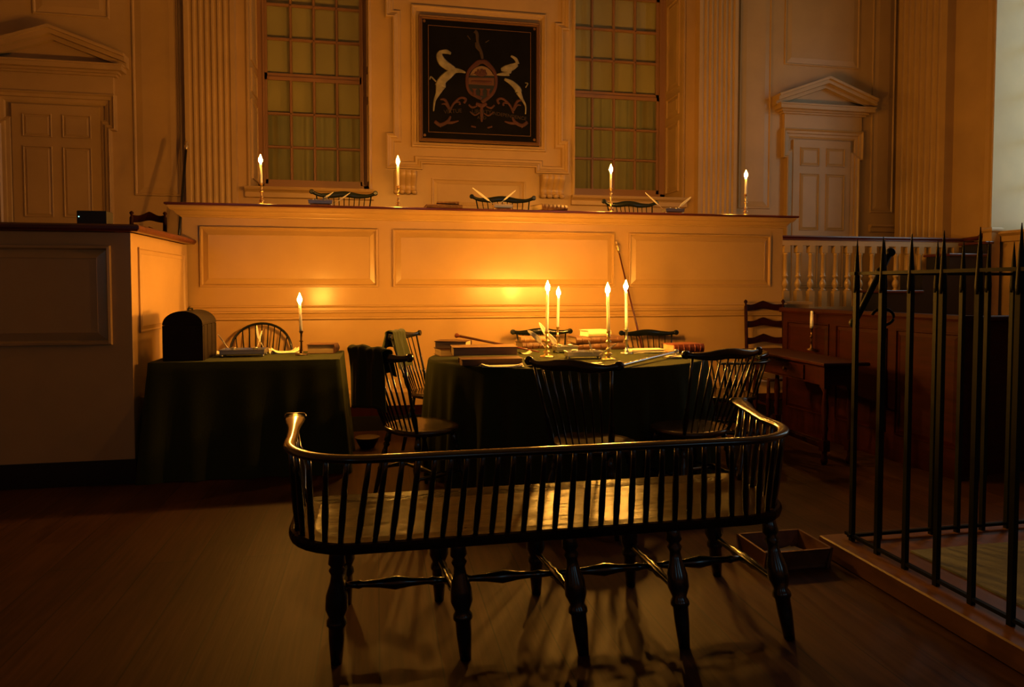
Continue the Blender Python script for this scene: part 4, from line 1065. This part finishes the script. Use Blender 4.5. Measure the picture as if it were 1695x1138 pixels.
book('small pale vellum book topping the centre stack on the round table', (p[0] - .02, p[1] + .03, TZ + .104), PI / 2 + .25, .21, .14, .05, VELL, pages=PAPER, ribs=0)
p = T(1132, 583); book('thick reddish-brown book at the right end of the round table', (p[0], p[1] + .02, TZ), PI / 2 + .12, .26, .17, .065, LEATHR, ribs=5)
inkstand('pewter inkstand between the two left table candles holding three broad quills', T(935, 584), .10, .17, .11, .034, PEWTER)
inkstand('grey inkstand behind the crest of the middle front chair', T(966, 594), -.05, .25, .11, .036, PEWTER)
Yq = T(920, 588)[1]
qpx('broad white quill leaning left at the left table candles, lowest', (903, 578), (873, 547), Yq - .02, Yq - .06, w=.017, bend=.02, side=(.3, 0, .5))
qpx('white quill leaning left at the left table candles, highest tip', (918, 574), (892, 534), Yq, Yq, w=.016)
qpx('white quill right of the left front candle, leaning over the inkstand', (926, 576), (905, 551), Yq + .02, Yq - .02, w=.019)
Yq = T(980, 596)[1]
qpx('short quill leaning left in the grey inkstand', (982, 586), (974, 564), Yq, Yq, w=.006)
qpx('thin quill leaning right across the base of the right front candle', (992, 588), (1022, 568), Yq - .08, Yq - .12, w=.004)
paper('bright stack of papers right of the right candles on the round table', T(1068, 584), .0, .27, .13, T_=.006, n=4, curl=0, name='papers')
paper('loose papers at the right edge of the round table behind the glossy chair', T(1134, 592), .1, .30, .14, n=5, curl=.006, name='papers')
paper('open papers at the front edge of the round table beside the books', T(832, 608), -.08, .26, .10, n=3, curl=.02, name='papers')
paper('bright papers at the table front behind the middle chair crest', T(935, 606), .03, .44, .13, n=3, curl=.015, name='papers')
paper('small curled paper right of the tan book on the round table', T(868, 586), .4, .10, .06, n=1, curl=.02)
# silver baton
pa_, pb_ = Vector(T(1014, 609, TZ + .016)), Vector(T(1118, 583, TZ + .034))
o_ = thing('silver_baton', 'long polished silver baton lying across the front right of the round table', 'baton', (0, 0, 0))
MB().turn(pa_, pb_, [(0, .008), (.02, .013), (.05, .011), (.5, .0115), (.95, .0125), (1, .012)], 14).build('shaft', STEEL, o_)
d_ = (pb_ - pa_).normalized(); MB().turn(pb_, pb_ + d_ * .03, [(0, .012), (.3, .02), (.7, .02), (1, .012)], 14).build('knob', STEEL, o_)
# staff leaning on the bench front
pt_ = P(1020, 399, D1 - .03); pb_ = P(1066, 590, D1 - .085); dd = (pb_ - pt_); k = -pt_.z / dd.z if False else (pt_.z) / (-dd.z); foot = pt_ + dd * k
o_ = thing('tipstaff', 'tall thin staff with a gilt crown finial leaning on the bench front', 'staff', (0, 0, 0))
MB().sweep([pt_ + dd * .09, foot], [.007, .011], n=10).build('shaft', MAHOG, o_)
u_ = dd.normalized(); MB().turn(pt_, pt_ + dd * .105, [(0, .004), (.08, .012), (.16, .006), (.28, .008), (.36, .020), (.5, .022), (.6, .010), (.68, .018), (.8, .014), (1, .008)], 14).build('finial', BRASS, o_)
# pole beside the left pilaster
pt_ = P(309, 233, 8.30); ft = P(300, 345, 8.15)
dd = ft - pt_; foot = pt_ + dd * ((pt_.z - PLAT) / (-dd.z))
o_ = thing('ceremonial_pole', 'dark pole with small brass tip leaning beside the left fluted pilaster', 'pole', (0, 0, 0))
MB().sweep([pt_ + dd * .12, foot], .014, n=10).build('shaft', BLACKW, o_)
MB().turn(pt_, pt_ + dd * .14, [(0, .006), (.2, .018), (.4, .010), (.6, .022), (.8, .014), (1, .014)], 12).build('tip', BRASS, o_)
# cloths over the chair backs
def drape(label, cr, dirn, nrm, W, zt, fl, bl, lean, mt=CLOTHB, th=.006, name='draped_cloth', seed=0):
    """cr: centre of crest; dirn: unit vector along crest; nrm: outward (rear) unit vector"""
    cr, dirn, nrm = Vector(cr), Vector(dirn), Vector(nrm)
    pts = []
    for k in range(10): s = 1 - k / 10; pts.append((.028 + .02 * s * 1.0 + lean * s * fl * .0, -fl * s))
    for k in range(9): a = PI * k / 8; pts.append((.034 * math.cos(a), .022 * math.sin(a)))
    for k in range(1, 14): s = k / 13; pts.append((-.028 - .05 * s, -bl * s))
    def fn(u, v):
        i = u * (len(pts) - 1); a = int(min(i, len(pts) - 2)); f = i - a
        o = pts[a][0] * (1 - f) + pts[a + 1][0] * f; z = pts[a][1] * (1 - f) + pts[a + 1][1] * f
        dn = max(0, -z); w = (v - .5) * W * (1 + .10 * dn)
        wav = .014 * math.sin(v * 13 + seed) * min(1, dn * 8) + .006 * math.sin(v * 29 + dn * 6)
        sag = .012 * math.sin(v * 7 + seed)
        return cr + dirn * w + nrm * (-o + (-wav if o < 0 else wav)) + nrm * (lean * (-dn)) + Vector((0, 0, zt + z * (1 + .04 * math.sin(v * 5 + seed)) - cr.z * 0 - abs(sag)))
    b = MB().grid(fn, 44, 18); o = b.build(name, mt, None, solid=th); return tag(o, label, 'cloth')
for loc, rz, W, shift, fl, bl, mt, lab, sd in ((A_loc, A_rz, .38, -.08, .14, .34, CLOTH, 'dark green cloth hung over the back of the nearer left table chair', 1),
                                           (B_loc, B_rz, .22, .10, .27, .12, CLOTHB, 'olive green cloth hung over the crest of the farther left table chair', 3)):
    R = Matrix.Rotation(rz, 3, 'Z'); c = Vector(loc) + R @ Vector((shift, -.31, 0))
    drape(lab, (c.x, c.y, 0), R @ Vector((1, 0, 0)), R @ Vector((0, -1, 0)), W, .925, fl, bl, .16, mt=mt, seed=sd)
# things on the floor
p = PZ(1312, 925, 0)
o_ = thing('wooden_tray', 'shallow open wooden box on the floor beside the low platform', 'tray', (p.x - .05, p.y + .0, 0), 0)
c4 = [PZ(1282, 950, 0), PZ(1372, 938, 0)]
w2 = .17; d2 = .13; hh = .09
b = MB()
for z0, z1, e in ((0, .012, 0),): b.box(-w2 + .015, w2 - .015, -d2 + .015, d2 - .015, 0, .012)
for sx in (-1, 1):
    b.prism([(sx * (w2 - .02), 0), (sx * w2, hh), (sx * (w2 - .012), hh), (sx * (w2 - .032), 0)], lambda p_, q_: (p_, -d2, q_), lambda p_, q_: (p_, d2, q_))
    b.prism([(sx * (d2 - .02), 0), (sx * d2, hh), (sx * (d2 - .012), hh), (sx * (d2 - .032), 0)], lambda p_, q_: (-w2, p_, q_), lambda p_, q_: (w2, p_, q_))
b.build('box', DOCKW, o_)
o2 = paper('crumpled pale paper lying in the wooden box on the floor', (p.x - .03, p.y, .014), .1, .20, .16, n=2, curl=.01)
p = PZ(608, 742, 0)
o_ = thing('floor_bowl', 'dark shallow bowl on the floor between the desk and the settee rail', 'bowl', p)
MB().turn((0, 0, 0), (0, 0, .085), [(0, .05), (.15, .06), (.6, .08), (1, .095)], 24).build('body', REDWOOD, o_)
MB().turn((0, 0, .083), (0, 0, .09), [(0, .095), (.5, .099), (1, .095)], 24).build('rim', BLACKW, o_)
p = PZ(800, 806, 0)
o_ = thing('metal_pan', 'small dark pan with thin wire handle on the floor before the round table', 'pan', (p.x, p.y - .02, 0))
MB().turn((0, 0, 0), (0, 0, .045), [(0, .05), (.2, .065), (1, .08)], 20).build('pan', IRON, o_)
MB().sweep([(-.085 * math.cos(PI * k / 12), 0, .045 + .065 * math.sin(PI * k / 12)) for k in range(13)], .0035, n=6, up=(0, 1, 0)).build('wire_handle', BRASS, o_)

# ------------------------------------------------------------------ painted coat of arms
pw = thing('coat_of_arms_painting', 'square dark painting of a coat of arms with two white horses', 'painting')
ax0, ax1 = wx(693, 130), wx(892, 130); az0, az1 = .5 * (wz(693, 236) + wz(892, 242)), .5 * (wz(693, 27) + wz(890, 41))
PW, PH = ax1 - ax0, az1 - az0; AY = YB - .04
pw.location = (ax0, AY, az0)
def pin(b, poly, d0, d1): b.prism([(x * PW, z * PH) for x, z in poly], lambda p, q: (p, -d0, q), lambda p, q: (p, -d1, q)); return b
MB().box(0, PW, 0, .04, 0, PH).build('board', PBLACK, pw)
b = MB(); b.mould(rect(0, PW, 0, PH), [(0, 0), (0, .025), (.01, .03), (.02, .022), (.03, .03), (.04, .018), (.045, .004)], lambda u, v, w: (u, -w, v)); b.build('frame', PGOLD, pw)
b = MB(); b.mould(rect(.075 * PW, .925 * PW, .075 * PH, .925 * PH), [(0, .002), (.0, .0045), (.006, .0045), (.006, .002)], lambda u, v, w: (u, -w, v))
for x in (.045, .955):
    for z in (.05, .955): b.turn((x * PW, -.0, z * PH), (x * PW, -.006, z * PH), [(0, .018), (1, .015)], 14)
b.build('gilt_border', PGOLD, pw)
K = 1062.0; KH = 1138.0
def pc(x, y): return ((x - 12) / 1010, 1 - (y - 42 - (x - 12) * .045) / 1060.0 + .0)   # crop pixel -> unit square
def blob(pts, rad, d=.004):
    """thick brush stroke through crop pixels with radii"""
    b = MB(); P3 = [Vector((pc(*p)[0] * PW, -.004, pc(*p)[1] * PH)) for p in pts]
    out = []; rr_ = []
    for i in range(len(P3) - 1):
        for k in range(6):
            t = k / 6; p0 = P3[max(0, i - 1)]; p1 = P3[i]; p2 = P3[i + 1]; p3 = P3[min(len(P3) - 1, i + 2)]
            out.append(.5 * ((2 * p1) + (p2 - p0) * t + (2 * p0 - 5 * p1 + 4 * p2 - p3) * t * t + (3 * p1 - p0 - 3 * p2 + p3) * t ** 3)); rr_.append((rad[i] * (1 - t) + rad[i + 1] * t) * 1.2 * PW / 1010)
    out.append(P3[-1]); rr_.append(rad[-1] * PW / 1010)
    b.sweep(out, rr_, [.0025] * len(out), up=(0, 1, 0), n=8); return b
def multi(name, mt, strokes):
    b = MB()
    for pts, rad in strokes:
        s = blob(pts, rad); b.add(s.v, s.f, True)
    return b.build(name, mt, pw)
multi('horse', PWHITE, [([(195, 340), (180, 380), (205, 435), (262, 478), (300, 500)], [10, 24, 30, 28, 22]), ([(190, 350), (235, 345), (275, 362)], [12, 16, 8]),
                        ([(300, 500), (245, 545), (200, 590), (185, 640)], [22, 30, 30, 40]), ([(290, 503), (345, 505), (395, 520)], [22, 14, 5]),
                        ([(185, 640), (165, 700), (140, 760), (130, 850)], [34, 16, 8, 4]), ([(150, 600), (110, 560), (100, 585)], [5, 5, 3])])
multi('horse', PWHITE, [([(830, 440), (780, 465), (730, 480), (690, 490)], [14, 26, 24, 10]), ([(835, 440), (815, 395), (775, 370)], [12, 12, 6]), ([(760, 520), (700, 528), (655, 533)], [18, 12, 4]), ([(760, 475), (755, 520)], [26, 16]),
                        ([(720, 570), (780, 600), (830, 650), (840, 680)], [8, 18, 24, 26]), ([(840, 680), (870, 740), (900, 800), (900, 870)], [22, 10, 6, 4]), ([(900, 640), (920, 605), (895, 600)], [4, 4, 3])])
def ell(cx_, cy_, rx, ry, a0=0, a1=2 * PI, n=28): return [(cx_ + rx * math.cos(a0 + (a1 - a0) * k / n), cy_ + ry * math.sin(a0 + (a1 - a0) * k / n)) for k in range(n)]
b = MB(); pin(b, [pc(*p) for p in ell(528, 605, 112, 145)], .0, .005); b.build('shield', PBLUE, pw)
b = MB()
pin(b, [pc(*p) for p in ([(424, 543)] + ell(528, 605, 110, 142, PI + .42, 2 * PI - .42, 16) + [(634, 543)])], .005, .0065); b.build('shield_top_field', PCREAM, pw)
b = MB(); pin(b, [pc(*p) for p in [(418, 562), (632, 562), (632, 628), (418, 618)]], .005, .0065); b.build('shield_band', mat('shield_band_paint', (.12, .045, .02), .6), pw)
ship = [([(470, 520), (528, 535), (570, 522)], [10, 16, 10]), ([(500, 490), (500, 525)], [8, 12]), ([(528, 485), (528, 525)], [8, 14]), ([(552, 492), (552, 525)], [8, 12])]
b = MB()
for pts, rad in ship: s = blob(pts, rad); b.add([(x, y - .003, z) for x, y, z in s.v], s.f, True)
for x in (468, 527, 584):
    for pts, rad in (([(x, 700), (x, 675), (x, 655)], [12, 8, 20]), ([(x, 700), (x, 715)], [10, 14])):
        s = blob(pts, rad); b.add([(q_[0], q_[1] - .003, q_[2]) for q_ in s.v], s.f, True)
s = blob([(440, 595), (528, 598), (610, 595)], [6, 10, 6]); b.add([(q_[0], q_[1] - .004, q_[2]) for q_ in s.v], s.f, True)
b.build('shield_charges', PREDB, pw)
sc_l = [([(528, 740), (435, 690), (405, 610), (420, 510), (490, 440), (528, 425), (570, 435), (635, 510), (650, 610), (615, 700), (528, 770)], [12, 12, 10, 12, 18, 14, 18, 12, 10, 12, 14]),
        ([(480, 780), (528, 800), (570, 780)], [10, 16, 10]), ([(528, 800), (528, 880), (528, 940)], [10, 12, 5])]
for sg in (-1, 1):
    f = lambda x, y: (528 + sg * (528 - x), y + (0 if sg < 0 else 4))
    for pts, rad in (([(380, 780), (395, 745), (350, 735), (290, 790), (260, 860)], [8, 9, 8, 8, 6]), ([(345, 795), (340, 770), (290, 780)], [8, 6, 4]), ([(185, 750), (225, 755), (265, 830)], [4, 10, 6]), ([(195, 790), (230, 790), (258, 840)], [3, 8, 5]),
                     ([(140, 935), (185, 965), (245, 935), (270, 890)], [12, 14, 12, 6]), ([(335, 930), (280, 945), (220, 945)], [4, 10, 10]), ([(190, 985), (160, 955), (140, 930)], [3, 10, 5]), ([(420, 790), (450, 815), (490, 800)], [6, 8, 5]), ([(430, 850), (470, 880), (510, 860)], [4, 6, 4]), ([(440, 975), (480, 985)], [6, 6])):
        sc_l.append(([f(*p_) for p_ in pts], rad))
multi('scrollwork', PREDB, sc_l)
multi('crest_figure', mat('crest_brown_paint', (.045, .024, .010), .6), [([(470, 165), (490, 190), (495, 260), (525, 350), (535, 400)], [14, 12, 10, 12, 8]), ([(480, 260), (490, 300), (525, 340)], [6, 12, 8]), ([(410, 205), (435, 240)], [4, 3]), ([(590, 240), (560, 260)], [3, 4])])
for (txt, x, y, s, r_) in (('VIRTUE', 290, 865, 34, .12), ('LIBERTY', 528, 868, 34, 0), ('AND', 528, 915, 26, 0), ('INDEPENDENCE', 760, 900, 30, -.12)):
    cu = bpy.data.curves.new('motto', 'FONT'); cu.body = txt; cu.size = s * PW / 1010 * 1.35; cu.align_x = 'CENTER'; cu.extrude = .0008
    o_c = bpy.data.objects.new('motto_curve', cu); me_ = bpy.data.meshes.new_from_object(o_c); bpy.data.objects.remove(o_c)
    me_.materials.clear(); me_.materials.append(MATS['crest_brown_paint']); o = bpy.data.objects.new('motto_lettering', me_); COL.objects.link(o); o.parent = pw
    u_, v_ = pc(x, y); o.location = (u_ * PW, -.006, v_ * PH); o.rotation_euler = (PI / 2, -r_, 0)

# ================================================================== light
def area(name, loc, size, power, col, direction):
    l = bpy.data.lights.new(name, 'AREA'); l.shape = 'RECTANGLE'; l.size, l.size_y = size; l.energy = power; l.color = col
    o = bpy.data.objects.new(name, l); COL.objects.link(o); o.location = loc
    o.rotation_euler = Vector(direction).to_track_quat('-Z', 'Y').to_euler(); return o
BL = (.35, .75, 1.0)
for i, (a_, b_) in enumerate(ops): area('rear_window_daylight', ((a_ + b_) / 2, YR - .3, 2.6), (.45, 1.1), (2.6, 2.6, 5.5)[i], BL, (0, 1, -.05))
area('right_window_daylight', (XR_ + .75, (wy0 + wy1) / 2, (wz0 + wz1) / 2), (wy1 - wy0, 3.3), 45, (.66, .84, 1), (-1, 0, 0))
for X0, X1 in (WL, WR): area('back_window_daylight', ((X0 + X1) / 2, YB + REC + .6, WSILL + 1.6), (1.0, 3.0), 3.0, (1, .64, .17), (0, -1, 0))
w = bpy.data.worlds.new('world'); sc.world = w; w.use_nodes = True
w.node_tree.nodes['Background'].inputs[0].default_value = (.5, .7, 1, 1); w.node_tree.nodes['Background'].inputs[1].default_value = .004
